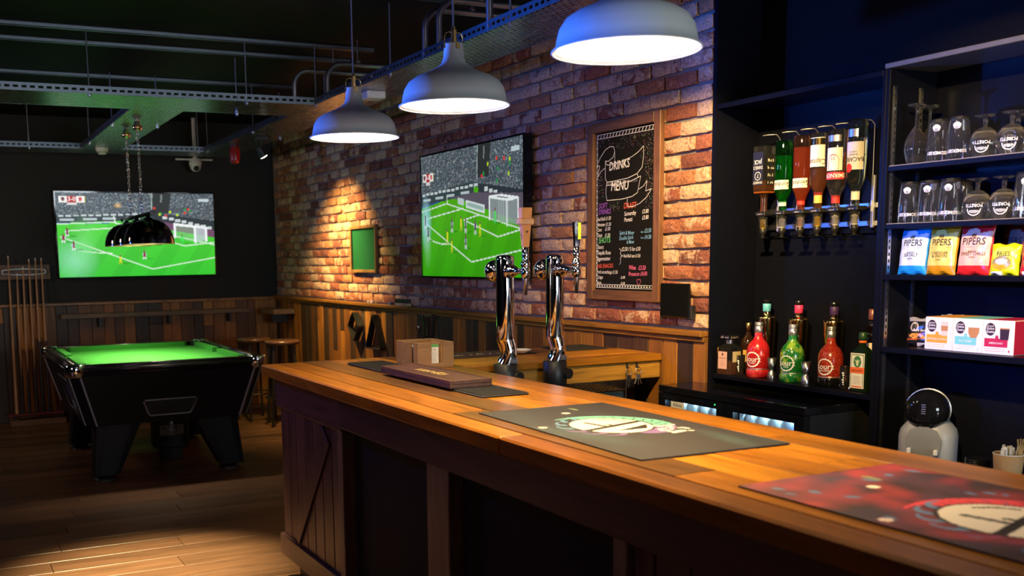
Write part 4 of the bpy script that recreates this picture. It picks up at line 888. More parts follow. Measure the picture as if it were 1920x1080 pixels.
for x, y, lab_ in ((3.290, 2.462, 'upturned stem goblet beside the pint glasses on the top shelf'), (3.290, 2.362, 'second upturned stem goblet from the pint glasses on the top shelf'), (3.395, 2.415, 'upturned stem goblet in the back row of the top shelf'), (3.290, 2.262, 'upturned stem goblet cut by the picture edge on the top shelf')):
    glass_thing('stem_goblet', x, y, Z1, 'goblet', lab_, 'upturned stem goblets')
for x, y, lab_ in ((3.290, 2.758, 'upturned pint glass nearest the rail on the second shelf'), (3.290, 2.672, 'second upturned pint glass from the rail on the second shelf'), (3.290, 2.585, 'third upturned pint glass from the rail on the second shelf'), (3.385, 2.610, 'upturned pint glass in the back row of the second shelf'), (3.385, 2.72, 'upturned pint glass in the back row nearest the rail on the second shelf')):
    glass_thing('pint_glass', x, y, Z2, 'pint', lab_, 'upturned pint glasses')
for x, y, lab_ in ((3.290, 2.478, 'upturned stem goblet beside the pint glasses on the second shelf'), (3.290, 2.378, 'second upturned stem goblet from the pint glasses on the second shelf'), (3.395, 2.36, 'upturned stem goblet in the back row of the second shelf')):
    glass_thing('stem_goblet', x, y, Z2, 'goblet', lab_, 'upturned stem goblets')
glass_thing('pint_glass', 3.280, 2.288, Z2, 'pint', 'upturned pint glass at the picture edge on the second shelf', 'upturned pint glasses')

# ------------------------------------------------------------------ crisp packets
PRINT = attr_mat('glossy_packet_print', 0.28)
def packet(x, y, z, w, h, img, label, txt, rz=0.0, lean=R(-7), thick=0.020, ink=INK, emblem=None):
    o = empty('snack_packet', (x, y, z), rz, label, 'snack packet', 'snack packets on the shelf')
    ny, nx = img.shape[:2]; rg = random.Random(int(x*1000+y*7000)); ph = [rg.uniform(0,6.28) for _ in range(6)]
    def pil(u, v, side=1):
        e = max(0.0, (1-abs(u)**2.6))*max(0.0, (1-abs(v)**4))
        crease = 0.07*math.sin(7*u+3*v+ph[0])*e+0.05*math.sin(11*v-5*u+ph[1])*e
        return thick*(e**0.6+crease)*side
    M = frame((0,0,0),(0,-1,0),(0,0,1)) @ Matrix.Rotation(lean, 4, 'X')
    v = []; gx, gy = 44, 56
    for side in (1, -1):
        for j in range(gy+1):
            for i in range(gx+1):
                u, w_ = -1+2*i/gx, -1+2*j/gy
                pinch = 1-0.05*(1-abs(w_)**3)-0.012*math.sin(9*w_+ph[2])
                v.append((u*w/2*pinch, h/2+w_*h/2+0.003*math.sin(6*u+ph[3])*(abs(w_) > .9), pil(u, w_, side)))
    f = []; cols = []; n1 = (gx+1)*(gy+1)
    for s_ in (0, 1):
        for j in range(gy):
            for i in range(gx):
                a = s_*n1+j*(gx+1)+i; q = (a, a+1, a+gx+2, a+gx+1); f.append(q if s_ == 0 else q[::-1])
                cols.append(img[min(ny-1, int((1-(j+.5)/gy)*ny)), min(nx-1, int((i+.5)/gx*nx))])
    me = bpy.data.meshes.new('packet'); me.from_pydata([tuple(M @ Vector(p_)) for p_ in v], [], f)
    at = me.attributes.new('print', 'FLOAT_COLOR', 'FACE'); c = np.ones((len(f),4),np.float32); c[:,:3] = cols; at.data.foreach_set('color', c.ravel())
    me.materials.append(PRINT); me.polygons.foreach_set('use_smooth', [True]*len(f)); inst('packet', me, o)
    def lay(mb):
        mb.v = [tuple(M @ Vector((p_[0], p_[1], pil(max(-1,min(1,p_[0]*2/w)), max(-1,min(1,p_[1]*2/h-1)))+0.0009))) for p_ in mb.v]; return mb
    tm = MB()
    for st, px, py, sz, sxx in txt: tm.text(st, px*w, py*h, sz, align='C', sx=sxx)
    if emblem: emblem(tm, w, h)
    lay(tm).build('lettering', ink, o); return o
def bag_img(c_edge, c_mid, zig):
    P = Paint(44, 56, c_edge)
    P.poly([(0.03,0.18),(0.2,0.17),(0.3,0.08),(0.5,0.05),(0.62,0.10),(0.66,0.16),(0.97,0.12),(0.97,0.82),(0.03,0.82)], c_mid); return P.a
def piper_emblem(tm, w, h):
    for k in range(9): tm.box(-0.07*w+k*0.016*w, -0.06*w+k*0.016*w, 0.74*h+(k%3)*0.012*h, 0.80*h+((k*5)%4)*0.014*h, 0, 0.0)
    tm.box(-0.30*w, 0.30*w, 0.555*h, 0.560*h, 0, 0)
z3 = 1.4095
PW_, PH_ = 0.128, 0.172
pk = [(2.735, srgb(30,140,200), srgb(205,215,220), [('PIPERS',0.02,0.60,0.034,.85),('ANGLESEY',0,0.44,0.008,1),('SEA SALT',0.0,0.37,0.017,.9),('CRISPS',0,0.31,0.008,1)], 'blue and silver crisp packet nearest the shelf rail'),
      (2.612, srgb(205,140,20), srgb(238,205,95), [('PIPERS',0.02,0.60,0.034,.85),('CHEDDAR',0.0,0.41,0.015,1),('& ONION',0.0,0.345,0.015,1),('CRISPS',0,0.28,0.008,1)], 'yellow crisp packet between the blue and the red packets'),
      (2.480, srgb(205,35,35), srgb(238,180,150), [('PIPERS',0.0,0.60,0.036,.85),('BUFFALO',0,0.45,0.008,1),('SWEET CHILLI',0.0,0.385,0.017,.85),('CRISPS',0,0.33,0.008,1)], 'red and peach crisp packet beside the yellow packet')]
for y_, ce, cm, tx, lab_ in pk:
    packet(3.292, y_, z3, PW_, PH_, bag_img(ce, cm, 0), lab_, tx, rz=R(random.uniform(-4,6)), emblem=piper_emblem)
packet(3.385, 2.395, z3, PW_, PH_, bag_img(srgb(120,14,16), srgb(120,92,80), 0), 'red and tan crisp packet standing behind the small yellow packet', [('PIPERS',-0.1,0.60,0.034,.85)], rz=R(-8), thick=0.014)
def fries_img(c1, c2):
    P = Paint(44, 40, c1); P.ell(0.5,0.33,0.42,0.24,c2); P.ell(0.45,0.62,0.33,0.22,srgb(150,140,80)); P.ell(0.45,0.72,0.30,0.12,srgb(235,160,40)); P.rect(0.1,0.9,0.5,0.97,srgb(235,235,225)); P.ell(.45,.58,.22,.10,srgb(205,205,195)); return P.a
packet(3.282, 2.356, z3, 0.108, 0.106, fries_img(srgb(200,205,20), srgb(235,228,80)), 'small yellow snack packet in front of the dark red packet', [('SALT & VINEGAR' if False else 'FRIES',0.0,0.60,0.022,.95)], rz=R(2), thick=0.016)
packet(3.282, 2.243, z3, 0.108, 0.110, fries_img(srgb(190,25,45), srgb(235,205,110)), 'small red and yellow snack packet at the picture edge', [('FRIES',0.0,0.60,0.022,.95)], rz=R(4), thick=0.016)

# ------------------------------------------------------------------ scratchings packet and coffee pod boxes
z4 = 1.1385
def scr_img():
    P = Paint(44, 40, srgb(22,20,20)); P.rect(0,0,1,0.16,srgb(150,145,135)); P.ell(0.25,0.34,0.15,0.16,srgb(190,180,160)); P.ell(0.25,0.34,0.11,0.12,srgb(60,50,45))
    P.poly([(0,0.60),(1,0.52),(1,0.74),(0,0.82)], srgb(190,90,20)); P.poly([(0,0.63),(1,0.55),(1,0.71),(0,0.79)], srgb(60,40,30))
    rr = random.Random(4)
    for _ in range(14): P.ell(rr.uniform(.1,.9), rr.uniform(.6,.74), .06, .05, srgb(205,140,60))
    P.rect(0.4,0.9,1,0.97,srgb(190,185,180)); return P.a
packet(3.335, 2.715, z4, 0.115, 0.108, scr_img(), 'black pork scratchings packet leaning beside the orange coffee box', [('Pork Scratchings',0.1,0.50,0.014,.85)], rz=R(14), lean=R(-12), thick=0.017, ink=INKW)
packet(3.405, 2.66, z4+0.002, 0.115, 0.118, scr_img(), 'black pork scratchings packet half hidden behind the coffee boxes', [('Pork Scratchings',0.1,0.50,0.014,.85)], rz=R(-10), lean=R(-12), thick=0.012, ink=INKW)
CARD = mat('white_card', (0.72,0.66,0.58), 0.55); BRN = mat('dark_brown_print', (0.03,0.012,0.014), 0.5)
def podbox(y0, y1, col, name, cup, num, label):
    o = empty('coffee_pod_box', (3.262, (y0+y1)/2, z4), R(1.5), label, 'box', 'coffee pod boxes')
    w, h, d = (y0-y1)/2-0.001, 0.118, 0.17
    CM = mat('box_side_print', col, 0.5)
    MB().cbox(0, d, -w, w, 0, h, 0.0015).build('carton', CARD, o)
    MB().box(0.002, d-0.002, -w-0.0006, -w, 0.002, h-0.002).box(0.002, d-0.002, -w+0.002, w-0.002, h, h+0.0006).build('side_print', CM, o)
    F = frame((-0.0006,0,0),(0,-1,0),(0,0,1)); F2 = frame((-0.0010,0,0),(0,-1,0),(0,0,1)); F3 = frame((-0.0014,0,0),(0,-1,0),(0,0,1))
    MB().at(F).poly([(-w*.86,.026),(w*.62,.026),(w*.62,.055),(-w*.86,.055)]).build('name_band', CM, o)
    MB().at(F2).text(name, -w*.12, .036, .0098, align='C', sx=.9).build('lettering', CARD, o)
    MB().at(F).poly([(-w*.5+0.018*math.cos(t), .086+0.022*math.sin(t)) for t in np.linspace(0,2*math.pi,28)[:-1]]).build('brand_oval', BRN, o)
    MB().at(F2).text('NESCAFÉ', -w*.5, .095, .006, align='C').text('Dolce', -w*.5, .085, .012, align='C').text('Gusto', -w*.5, .074, .012, align='C').build('lettering', INKW, o)
    c = MB().at(F2); x0 = w*.42
    if cup == 0: c.poly([(x0-.013,.052),(x0+.011,.052),(x0+.014,.104),(x0-.015,.104)], 0, 0); c.poly([(x0-.0135,.07),(x0+.012,.07),(x0+.013,.088),(x0-.0145,.088)], .0003, 1); c.poly([(x0-.03+.007*math.cos(t),.058+.009*math.sin(t)) for t in np.linspace(0,6.28,16)[:-1]],0,2)
    elif cup == 1: c.poly([(x0-.012,.052),(x0+.010,.052),(x0+.020,.07),(x0+.021,.088),(x0-.021,.088),(x0-.020,.068)], 0, 1); c.poly([(x0-.03+.006*math.cos(t),.058+.009*math.sin(t)) for t in np.linspace(0,6.28,16)[:-1]],0.0003,2)
    else: c.poly([(x0-.016,.052),(x0+.014,.052),(x0+.017,.092),(x0-.018,.092)], 0, 3); c.poly([(x0-.0178,.088),(x0+.0168,.088),(x0+.017,.092),(x0-.018,.092)], .0003, 1); c.poly([(x0-.028+.006*math.cos(t),.058+.009*math.sin(t)) for t in np.linspace(0,6.28,16)[:-1]],0,2)
    c.build('cup_picture', [mat('milk_print',(0.62,0.50,0.38),.5), mat('coffee_print',(0.42,0.19,0.06),.5), CM, BRN], o)
    sm = MB().at(F)
    for k in range(2): sm.scrawl(-w*.8, w*.45, .018-k*.008, .0035, 70+k)
    if num: sm.text(num, w*.72, .008, .015, align='C')
    sm.build('small_print', CM, o)
podbox(2.640, 2.524, (0.70,0.30,0.02), 'LATTE MACCHIATO', 0, '', 'white coffee pod box with an orange band, beside the black packets')
podbox(2.523, 2.408, (0.16,0.52,0.47), 'FLAT WHITE', 1, '5', 'white coffee pod box with a turquoise band in the middle')
podbox(2.407, 2.290, (0.42,0.01,0.05), 'AMERICANO', 2, '4', 'white coffee pod box with a crimson band and crimson side')

# ------------------------------------------------------------------ coffee machine, lids, cup of sugar sticks
cm = empty('coffee_machine', (3.27, 2.615, 0.701), R(28), 'pale grey pod coffee machine with a glossy black round head', 'coffee machine')
GREYP = mat('grey_plastic', (0.30,0.31,0.33), 0.4)
body = MB()
sec = [(0.094,0.0),(0.097,0.02),(0.098,0.115),(0.092,0.14),(0.072,0.165),(0.058,0.178),(0.052,0.185)]
vv = []; ff = []; n = 28
for hw, zz in sec:
    for k in range(n):
        a = 2*math.pi*k/n; c_, s_ = math.cos(a), math.sin(a)
        vv.append((0.085*math.copysign(abs(c_)**.6, c_)*(hw/.098)**.5+0.02, hw*math.copysign(abs(s_)**.75, s_), zz))
for i in range(len(sec)-1):
    for k in range(n): ff.append((i*n+k, i*n+(k+1)%n, (i+1)*n+(k+1)%n, (i+1)*n+k))
ff.append(tuple((len(sec)-1)*n+k for k in range(n)))
body.add(vv, ff, 0, True); body.build('body', GREYP, cm)
hd = MB(); hd.at(Matrix.Translation((-0.005,0,0.215)) @ Matrix.Rotation(R(-90),4,'Y')); hd.lathe([(0.040,-0.10),(0.070,-0.075),(0.076,-0.03),(0.074,0.03),(0.064,0.058),(0.042,0.076),(0.012,0.083)], 32); hd.build('head', BLACKG, cm)
MB().at(Matrix.Translation((-0.005,0,0.215)) @ Matrix.Rotation(R(-90),4,'Y')).lathe([(0.0755,-0.012),(0.0785,-0.012),(0.0785,0.004),(0.0755,0.004)], 32, cap0=False, cap1=False).build('trim_ring', CAPS, cm)
MB().at(frame((-0.088,0,0.215),(0,-1,0),(0,0,1))).cbox(-0.022,0.022,-0.036,0.05,-0.022,0.001,0.004).build('lever_cover', BLACKG, cm)
fac = MB().at(frame((-0.0895,0,0.22),(0,-1,0),(0,0,1)))
for k in range(5): fac.box(-0.007,0.007,-0.012+k*0.008,-0.009+k*0.008,0,0.0008)
fac.build('scale_marks', CAPS, cm)
fp = MB().at(frame((-0.0665,0,0),(0,-1,0),(0,0,1))); fp.prism([(-0.04,0.0),(0.04,0.0),(0.055,0.06),(0.062,0.11),(0.045,0.145),(0.015,0.158),(-0.015,0.158),(-0.045,0.145),(-0.062,0.11),(-0.055,0.06)], 0, 0.004); fp.build('front_shade', mat('grey_plastic_shade',(0.20,0.205,0.22),0.4), cm)  # darker flat panel paints in the shade of the concave front
for s_ in (-1, 1): MB().cbox(-0.088,-0.070,s_*0.045-0.007,s_*0.045+0.007,0.058,0.078,0.002).build('cup_peg', WHITE, cm)
MB().cbox(-0.14,-0.05,-0.07,0.07,0.0,0.026,0.006).build('drip_tray', mat('dark_grille',(0.03,0.03,0.03),0.5), cm)
sc_ = MB()
for k in range(8): sc_.lathe([(0.036,0.006*k),(0.040,0.006*k+0.001),(0.040,0.006*k+0.004),(0.036,0.006*k+0.0055)],20)
ld = sc_.build('lid_stack', mat('black_lid',(0.012,0.012,0.014),0.15), loc=(3.13,2.30,0.7505)); tag(ld, 'stack of glossy black cup lids beside the paper cup', 'cup lids')
tb = MB().cbox(-0.12,0.12,-0.15,0.12,0,0.048,0.003).build('serving_board', BLACKM, loc=(3.12,2.20,0.7015)); tag(tb, 'black tray stand under the paper cup and lids', 'tray')
pc = empty('paper_cup', (3.10, 2.17, 0.7505), 0, 'brown paper cup filled with white sugar sticks and stirrers', 'cup')
MB().lathe([(0.036,0),(0.038,0.001),(0.046,0.088),(0.0445,0.088),(0.036,0.004)], 26, cap1=True).build('cup', mat('kraft_paper',(0.42,0.25,0.11),0.7), pc)
MB().at((0,0,0.088)).tube([(0.0455*math.cos(a),0.0455*math.sin(a),0) for a in np.linspace(0,2*math.pi,28)[:-1]],0.0018,6,closed=True).build('rim', PAPER, pc)
rk = random.Random(12)
for k in range(15):
    a, r0 = rk.uniform(0,6.28), rk.uniform(0.005,0.032)
    MB().at(Matrix.Translation((r0*math.cos(a), r0*math.sin(a), 0.03)) @ Matrix.Rotation(rk.uniform(0,3.1),4,'Z') @ Matrix.Rotation(rk.uniform(-.12,.12),4,'X')).cbox(-0.0075,0.0075,-0.0022,0.0022,0,0.070+rk.uniform(0,.016),0.0018).build('sugar_stick', mat('white_paper',(0.75,0.73,0.68),0.7) if k == 0 else bpy.data.materials['white_paper'], pc)
for k in range(4):
    MB().at(Matrix.Translation((0.028-0.006*k, -0.024, 0.02)) @ Matrix.Rotation(R(-22+9*k),4,'Y') @ Matrix.Rotation(R(8),4,'X')).cbox(-0.003,0.003,-0.0008,0.0008,0,0.135-0.006*k,0.0006).build('wooden_stirrer', wood('stirrer_wood','Z',[(0.55,0.33,0.12)],rough=.6) if k == 0 else bpy.data.materials['stirrer_wood'], pc)

# ------------------------------------------------------------------ bottle cooler
fr = empty('bottle_cooler', (2.985, 3.39, 0), 0, 'black two-door bottle cooler with lit shelves below the spirits', 'bottle cooler')
FY0, FY1, FT = -0.45, 0.45, 0.90
MB().cbox(0.0, 0.44, FY0, FY1, 0.868, FT, 0.003).build('top', BLACKG, fr)
MB().box(0.03, 0.44, FY0, FY0+0.02, 0, 0.868).box(0.03, 0.44, FY1-0.02, FY1, 0, 0.868).box(0.42, 0.44, FY0+.02, FY1-.02, 0, 0.868).box(0.03,0.42,FY0+.02,FY1-.02,0,0.10).build('cabinet', BLACKM, fr)
MB().box(0.035, 0.418, FY0+0.021, FY1-0.021, 0.845, 0.8675).build('ceiling_liner', WHITE, fr)
MB().box(0.412, 0.4185, FY0+0.021, FY1-0.021, 0.101, 0.845).build('back_liner', WHITE, fr)
LED = emit('cool_led', (0.45,0.80,1.0), 45.0)
MB().box(0.06, 0.075, FY0+0.05, FY1-0.05, 0.838, 0.8445).build('led_strip', LED, fr)
for zz in (0.40, 0.655): MB().box(0.06, 0.40, FY0+0.03, FY1-0.03, zz, zz+0.006).build('wire_shelf', STEEL, fr)
for y0, y1 in ((0.002, 0.448), (-0.448, -0.002)):
    m = MB(); m.box(0.0,0.03,y0,y0+0.05,0.10,0.866); m.box(0.0,0.03,y1-0.05,y1,0.10,0.866); m.box(0.0,0.03,y0+.05,y1-.05,0.835,0.866); m.box(0.0,0.03,y0+.05,y1-.05,0.10,0.15)
    dr = m.build('door', BLACKG, fr)
    MB().box(0.012,0.018,y0+.05,y1-.05,0.15,0.835).build('pane', GL, dr)
MB().at(frame((-0.0008,0.31,0.0),(0,-1,0),(0,0,1))).box(-0.045,0.045,0.806,0.834,0,0.0006).build('maker_plate', mat('plate_white',(0.7,0.68,0.6),0.5), fr)
MB().at(frame((-0.0018,0.31,0.0),(0,-1,0),(0,0,1))).text('Adexa',0,0.813,0.024,align='C').build('maker_lettering', mat('navy_ink',(0.02,0.03,0.12),0.5), fr)
MB().box(-0.001,0.001,0.058,0.064,0.850,0.855).build('indicator_light', emit('green_led',(0.05,1.0,0.15),3.0), fr)
CANC = [mat('silver_can',(0.6,0.62,0.65),0.3,0.6), mat('blue_can',(0.03,0.10,0.45),0.3,0.4), mat('green_can',(0.10,0.42,0.08),0.3,0.3), mat('white_can',(0.7,0.72,0.72),0.35,0.2), glass('cooler_bottle_green',(0.25,0.6,0.2),0.05)]
canm = [MB().lathe([(0.024,0),(0.033,0.006),(0.033,0.148),(0.027,0.160),(0.026,0.164)],16).mesh('can_body', c) for c in CANC]
names_c = ['silver','blue','green','white','clear green']
rc_ = random.Random(6)
for side, yb in (('left', 3.43), ('right', 2.99)):
    for k in range(5):
        ci = rc_.choice([0,1,3,3]); o = inst('drink_can', canm[ci], None, (3.065, yb+0.03+k*0.074, 0.6615)); tag(o, '%s drink can number %s from the cooler post behind the %s cooler door' % (names_c[ci], ['one','two','three','four','five'][k], side), 'can', 'drink cans in the cooler')

# ------------------------------------------------------------------ pendants over the bar
SHADE = mat('matt_grey_enamel', (0.46,0.48,0.48), 0.55, var=0.06, scale=300); SHIN = mat('white_enamel_inside', (0.85,0.84,0.80), 0.6)
CORD = mat('striped_cord', (0.10,0.10,0.12), 0.8)
def pendant(x, y, zr, label, power):
    o = empty('pendant_lamp', (x, y, zr), 0, label, 'pendant lamp', 'grey enamel pendant lamps over the bar')
    prof = [(0.190,0.0),(0.1875,0.004),(0.180,0.006),(0.176,0.030),(0.170,0.055),(0.155,0.078),(0.130,0.094),(0.090,0.110),(0.055,0.128),(0.041,0.142),(0.035,0.160),(0.032,0.198),(0.0335,0.200),(0.0335,0.204),(0.028,0.205)]
    MB().lathe(prof, 48, cap0=False).build('shade', SHADE, o)
    MB().lathe([(max(0.002, r-0.003), z-0.0005 if k else z+0.0006) for k, (r, z) in enumerate(prof[:11])], 48, cap0=False, cap1=True).build('shade_lining', SHIN, o)
    MB().tube([(0.1885*math.cos(a),0.1885*math.sin(a),0.0) for a in np.linspace(0,2*math.pi,49)[:-1]],0.0026,8,closed=True).build('rim', SHADE, o)
    MB().cyl((0,0,0.203),(0,0,0.245),0.010,0.008).cyl((0,0,0.245),(0,0,0.262),0.0085,0.006).build('lamp_holder', BRASS, o)
    MB().tube([(-0.034,0,0.188),(-0.034,0,0.225),(-0.030,0,0.238),(-0.018,0,0.243),(0,0,0.240),(0.018,0,0.243),(0.030,0,0.238),(0.034,0,0.225),(0.034,0,0.188)],0.0024,6).cbox(-0.007,0.007,-0.034,-0.031,0.183,0.206,0.001).cbox(-0.007,0.007,-0.031,-0.008,0.203,0.2055,0.001).cbox(-0.006,0.006,-0.0125,-0.0095,0.205,0.25,0.001).build('bracket', BRASS, o)
    MB().cyl((0,0,0.26),(0,0,CEIL-zr),0.0034,seg=8).build('cord', CORD, o)
    MB().lathe([(0.045,CEIL-zr-0.03),(0.045,CEIL-zr)],20).build('ceiling_rose', BLACKM, o)
    MB().sphere((0,0,0.075),0.036,16,10).build('bulb', emit('warm_bulb',(1.0,0.86,0.66),130.0) if 'warm_bulb' not in bpy.data.materials else bpy.data.materials['warm_bulb'], o)
    l = light('pendant_light', 'AREA', (x, y, zr+0.030), power, (1.0,0.70,0.31), shape='DISK', size=0.22, spread=R(112))
    l.rotation_euler = (0,0,0); l.parent = o; l.location = (0,0,0.030)
    return o
pendant(1.640, 4.18, 2.010, 'grey pendant lamp over the far end of the bar', 5)
pendant(1.634, 3.23, 2.011, 'grey pendant lamp over the middle of the bar', 12)
pendant(1.622, 2.235, 2.013, 'grey pendant lamp nearest the camera, cut by the top of the picture', 23)

# ------------------------------------------------------------------ televisions showing football
def pitch(kind):
    P = Paint(256, 144, srgb(64,196,44)); rr = random.Random(21+kind); rn = np.random.RandomState(9+kind)
    W = srgb(225,240,225)
    G1, G2 = (srgb(52,190,48), srgb(88,214,62)) if kind == 0 else (srgb(52,160,4), srgb(92,186,14))
    yy = P.Y[..., None]; P.a = np.array(G1)*(1-yy)*0+np.array(G2)*(1-yy)+np.array(G1)*yy
    P.a *= (0.94+0.12*(np.floor((P.X+P.Y*0.35)*9) % 2))[..., None]*1.0
    # stand with the crowd
    top = 0.27 if kind == 0 else 0.315
    slope = 0.0 if kind == 0 else 0.0
    cr = rn.rand(144, 256); col = np.array([srgb(20,26,32), srgb(44,52,58), srgb(66,76,82), srgb(30,36,42), srgb(96,108,114), srgb(26,30,36), srgb(150,160,165), srgb(36,48,66), srgb(52,60,66), srgb(92,76,66)])
    idx = (cr*len(col)).astype(int)
    idx = np.where(rn.rand(144,256) < .45, np.roll(idx, 1, 0), idx); idx = np.where(rn.rand(144,256) < .4, np.roll(idx, 1, 1), idx)
    up = P.Y < top+np.maximum(0, P.X-0.6)*0.3; P.a[up] = (1.55*(col[idx]*0.6+col.mean(0)*np.array([.36,.43,.46])))[up]
    P.poly([(0.595,0),(0.72,0),(0.70,0.24),(0.60,0.24)], srgb(46,50,50)); P.line((0.598,0),(0.59,0.25),0.012,srgb(160,176,172)); P.line((0.66,0.02),(0.655,0.1),0.02,srgb(120,130,130))
    # advertising boards
    P.poly([(0,top-0.005),(0.6,top-0.03),(0.6,top+0.055),(0,top+0.085)] if kind == 0 else [(0,top),(0.56,top-0.05),(0.56,top+0.04),(0,top+0.10)], srgb(52,66,70))
    P.poly([(0.6,top-0.03),(1,top+0.06),(1,top+0.19),(0.6,top+0.06)], srgb(46,54,60))
    for k in range(13):
        x = 0.01+k*0.046; P.rect(x, top-0.005-k*0.002, x+0.034, top+0.015-k*0.002, srgb(205,215,218), .9)
    for k, x in enumerate((0.02, 0.16, 0.28, 0.43)): P.rect(x, top+0.036-k*0.006, x+0.085, top+0.060-k*0.006, srgb(190,205,208), .9)
    for k in range(8):
        x = 0.66+k*0.042; P.rect(x, top+0.005+k*0.018, x+0.032, top+0.04+k*0.018, srgb(205,215,215), .95)
    P.rect(0, top+0.085, 0.32, top+0.10, srgb(40,80,170), .8) if kind == 0 else P.poly([(0,top+.10),(.2,top+.07),(.2,top+.08),(0,top+.115)], srgb(40,80,150))
    for _ in range(10): P.ell(rr.uniform(.6,.9), rr.uniform(.12,.30), .008, .016, rr.choice([srgb(190,220,40), srgb(220,60,50), srgb(40,150,70)]))
    # running track behind the goal
    if kind == 0: P.poly([(0.40,0.345),(0.60,0.325),(1,0.45),(1,0.54),(0.75,0.46)], srgb(112,72,104))
    else: P.poly([(0.30,0.37),(0.56,0.35),(1,0.40),(1,0.60),(0.86,0.56),(0.45,0.40)], srgb(92,84,98))
    # white lines
    lw = 0.013
    if kind == 0:
        for a, b in (((0.35,0.28),(0.36,0.36)), ((0.36,0.36),(1.0,0.63)), ((0.02,0.52),(0.585,0.92)), ((0.585,0.92),(1.0,0.79)), ((0.62,0.545),(0.80,0.64)), ((0.80,0.64),(1,0.60)), ((0.06,0.45),(0.42,0.41)), ((0.0,0.37),(0.36,0.345))): P.line(a, b, lw, W, .9)
        P.curve([(0.09,0.62),(0.10,0.66),(0.14,0.69),(0.22,0.71),(0.33,0.72)], lw, W, .9)
        gx0, gx1, gt, gb_ = 0.735, 0.935, 0.37, 0.585
        P.poly([(0.74,0.385),(0.90,0.40),(0.90,0.60),(0.74,0.54)], srgb(150,200,150), .35); P.poly([(0.87,0.40),(0.945,0.42),(0.945,0.57),(0.87,0.60)], srgb(190,200,205), .75)
        for a, b in (((0.738,0.37),(0.738,0.53)), ((0.738,0.37),(0.945,0.42)), ((0.872,0.41),(0.872,0.595)), ((0.945,0.42),(0.945,0.58)), ((0.738,0.38),(0.872,0.405))): P.line(a, b, 0.026, srgb(235,240,240))
        pl = [(0.06,0.46,1),(0.035,0.53,1),(0.095,0.62,1),(0.38,0.79,0),(0.535,0.74,1),(0.785,0.55,2)]
        P.poly([(0.59,0.42),(0.71,0.46),(0.71,0.52),(0.66,0.50)], srgb(215,225,225))
        P.ell(0.10,0.80,0.16,0.30,srgb(150,225,190),.75,1.0); P.ell(0.16,0.60,0.10,0.35,srgb(130,225,130),.5,1.0)
        P.ell(0.38,0.15,0.03,0.035,srgb(235,190,120),.8,0.8)
    else:
        for a, b in (((0.285,0.36),(0.29,0.415)), ((0.29,0.415),(1.0,0.66)), ((0.03,0.545),(0.53,0.885)), ((0.53,0.885),(1.0,0.80)), ((0.46,0.555),(0.78,0.70)), ((0.78,0.70),(0.99,0.655)), ((0.06,0.52),(0.45,0.465)), ((0.46,0.555),(0.61,0.525)), ((0.0,0.46),(0.29,0.41)), ((0.03,0.545),(0.11,0.60))): P.line(a, b, 0.011, W, .85)
        P.curve([(0.07,0.655),(0.09,0.69),(0.14,0.715),(0.22,0.735),(0.30,0.74)], 0.011, W, .85)
        P.poly([(0.705,0.40),(0.95,0.44),(0.95,0.62),(0.86,0.60),(0.705,0.56)], srgb(150,165,165), .7)
        for k in range(12): P.line((0.71+k*0.02,0.40+k*0.003),(0.71+k*0.02,0.56+k*0.005),0.004,srgb(205,215,215),.7)
        for a, b in (((0.705,0.40),(0.705,0.565)), ((0.705,0.40),(0.86,0.435)), ((0.86,0.435),(0.86,0.62)), ((0.705,0.40),(0.80,0.395)), ((0.80,0.395),(0.955,0.43)), ((0.86,0.435),(0.955,0.43)), ((0.955,0.43),(0.955,0.60))): P.line(a, b, 0.018, srgb(235,242,242))
        P.poly([(0.40,0.375),(0.46,0.39),(0.46,0.445),(0.40,0.425)], srgb(190,205,205)); P.poly([(0.48,0.40),(0.66,0.455),(0.66,0.52),(0.48,0.46)], srgb(215,225,225)); P.line((0.50,0.435),(0.64,0.48),0.03,srgb(150,180,175))
        pl = [(0.335,0.58,3),(0.43,0.575,0),(0.475,0.59,3),(0.57,0.61,3),(0.615,0.63,0),(0.285,0.67,0),(0.33,0.745,0),(0.475,0.72,3),(0.755,0.535,2),(0.07,0.64,3),(0.04,0.54,3)]
        P.ell(0.05,0.56,0.065,0.25,srgb(170,225,245),.9,0.9); P.ell(0.06,0.75,0.05,0.2,srgb(150,210,150),.5,1.0)
    for x, y, k in pl:
        sh, bt_ = [(srgb(225,225,40),srgb(190,200,40)), (srgb(140,50,70),srgb(225,230,235)), (srgb(70,230,90),srgb(60,210,90)), (srgb(96,70,84),srgb(215,220,225))][k]
        s_ = 1.0 if kind == 0 else 1.1
        P.ell(x+.03,y+.055*s_,0.03,0.007,srgb(30,120,20),.6); P.line((x-.004,y+.025*s_),(x-.008,y+.055*s_),0.013,bt_); P.line((x+.004,y+.025*s_),(x+.008,y+.055*s_),0.013,bt_)
        P.line((x,y-.02*s_),(x,y+.022*s_),0.024,sh); P.ell(x,y-.038*s_,0.006,0.012,srgb(120,90,80))
        if k in (1, 3): P.line((x-.009,y-.015),(x-.009,y+.01),0.008,srgb(200,215,235)); P.line((x+.009,y-.015),(x+.009,y+.01),0.008,srgb(200,215,235))
    # score panel
    a = (0.02,0.045,0.175,0.115) if kind == 0 else (0.02,0.145,0.135,0.215)
    w = (a[2]-a[0])/3
    P.rect(a[0],a[1],a[0]+w,a[3],srgb(235,232,228)); P.rect(a[0]+w,a[1],a[0]+2*w,a[3],srgb(178,26,34)); P.rect(a[0]+2*w,a[1],a[2],a[3],srgb(238,235,232)); P.rect(a[2],a[1],a[2]+.006,a[3],srgb(220,220,60)); P.rect(a[0]+w*.95,a[3],a[0]+2.1*w,a[3]+.03,srgb(225,222,222),.9)
    cy = (a[1]+a[3])/2
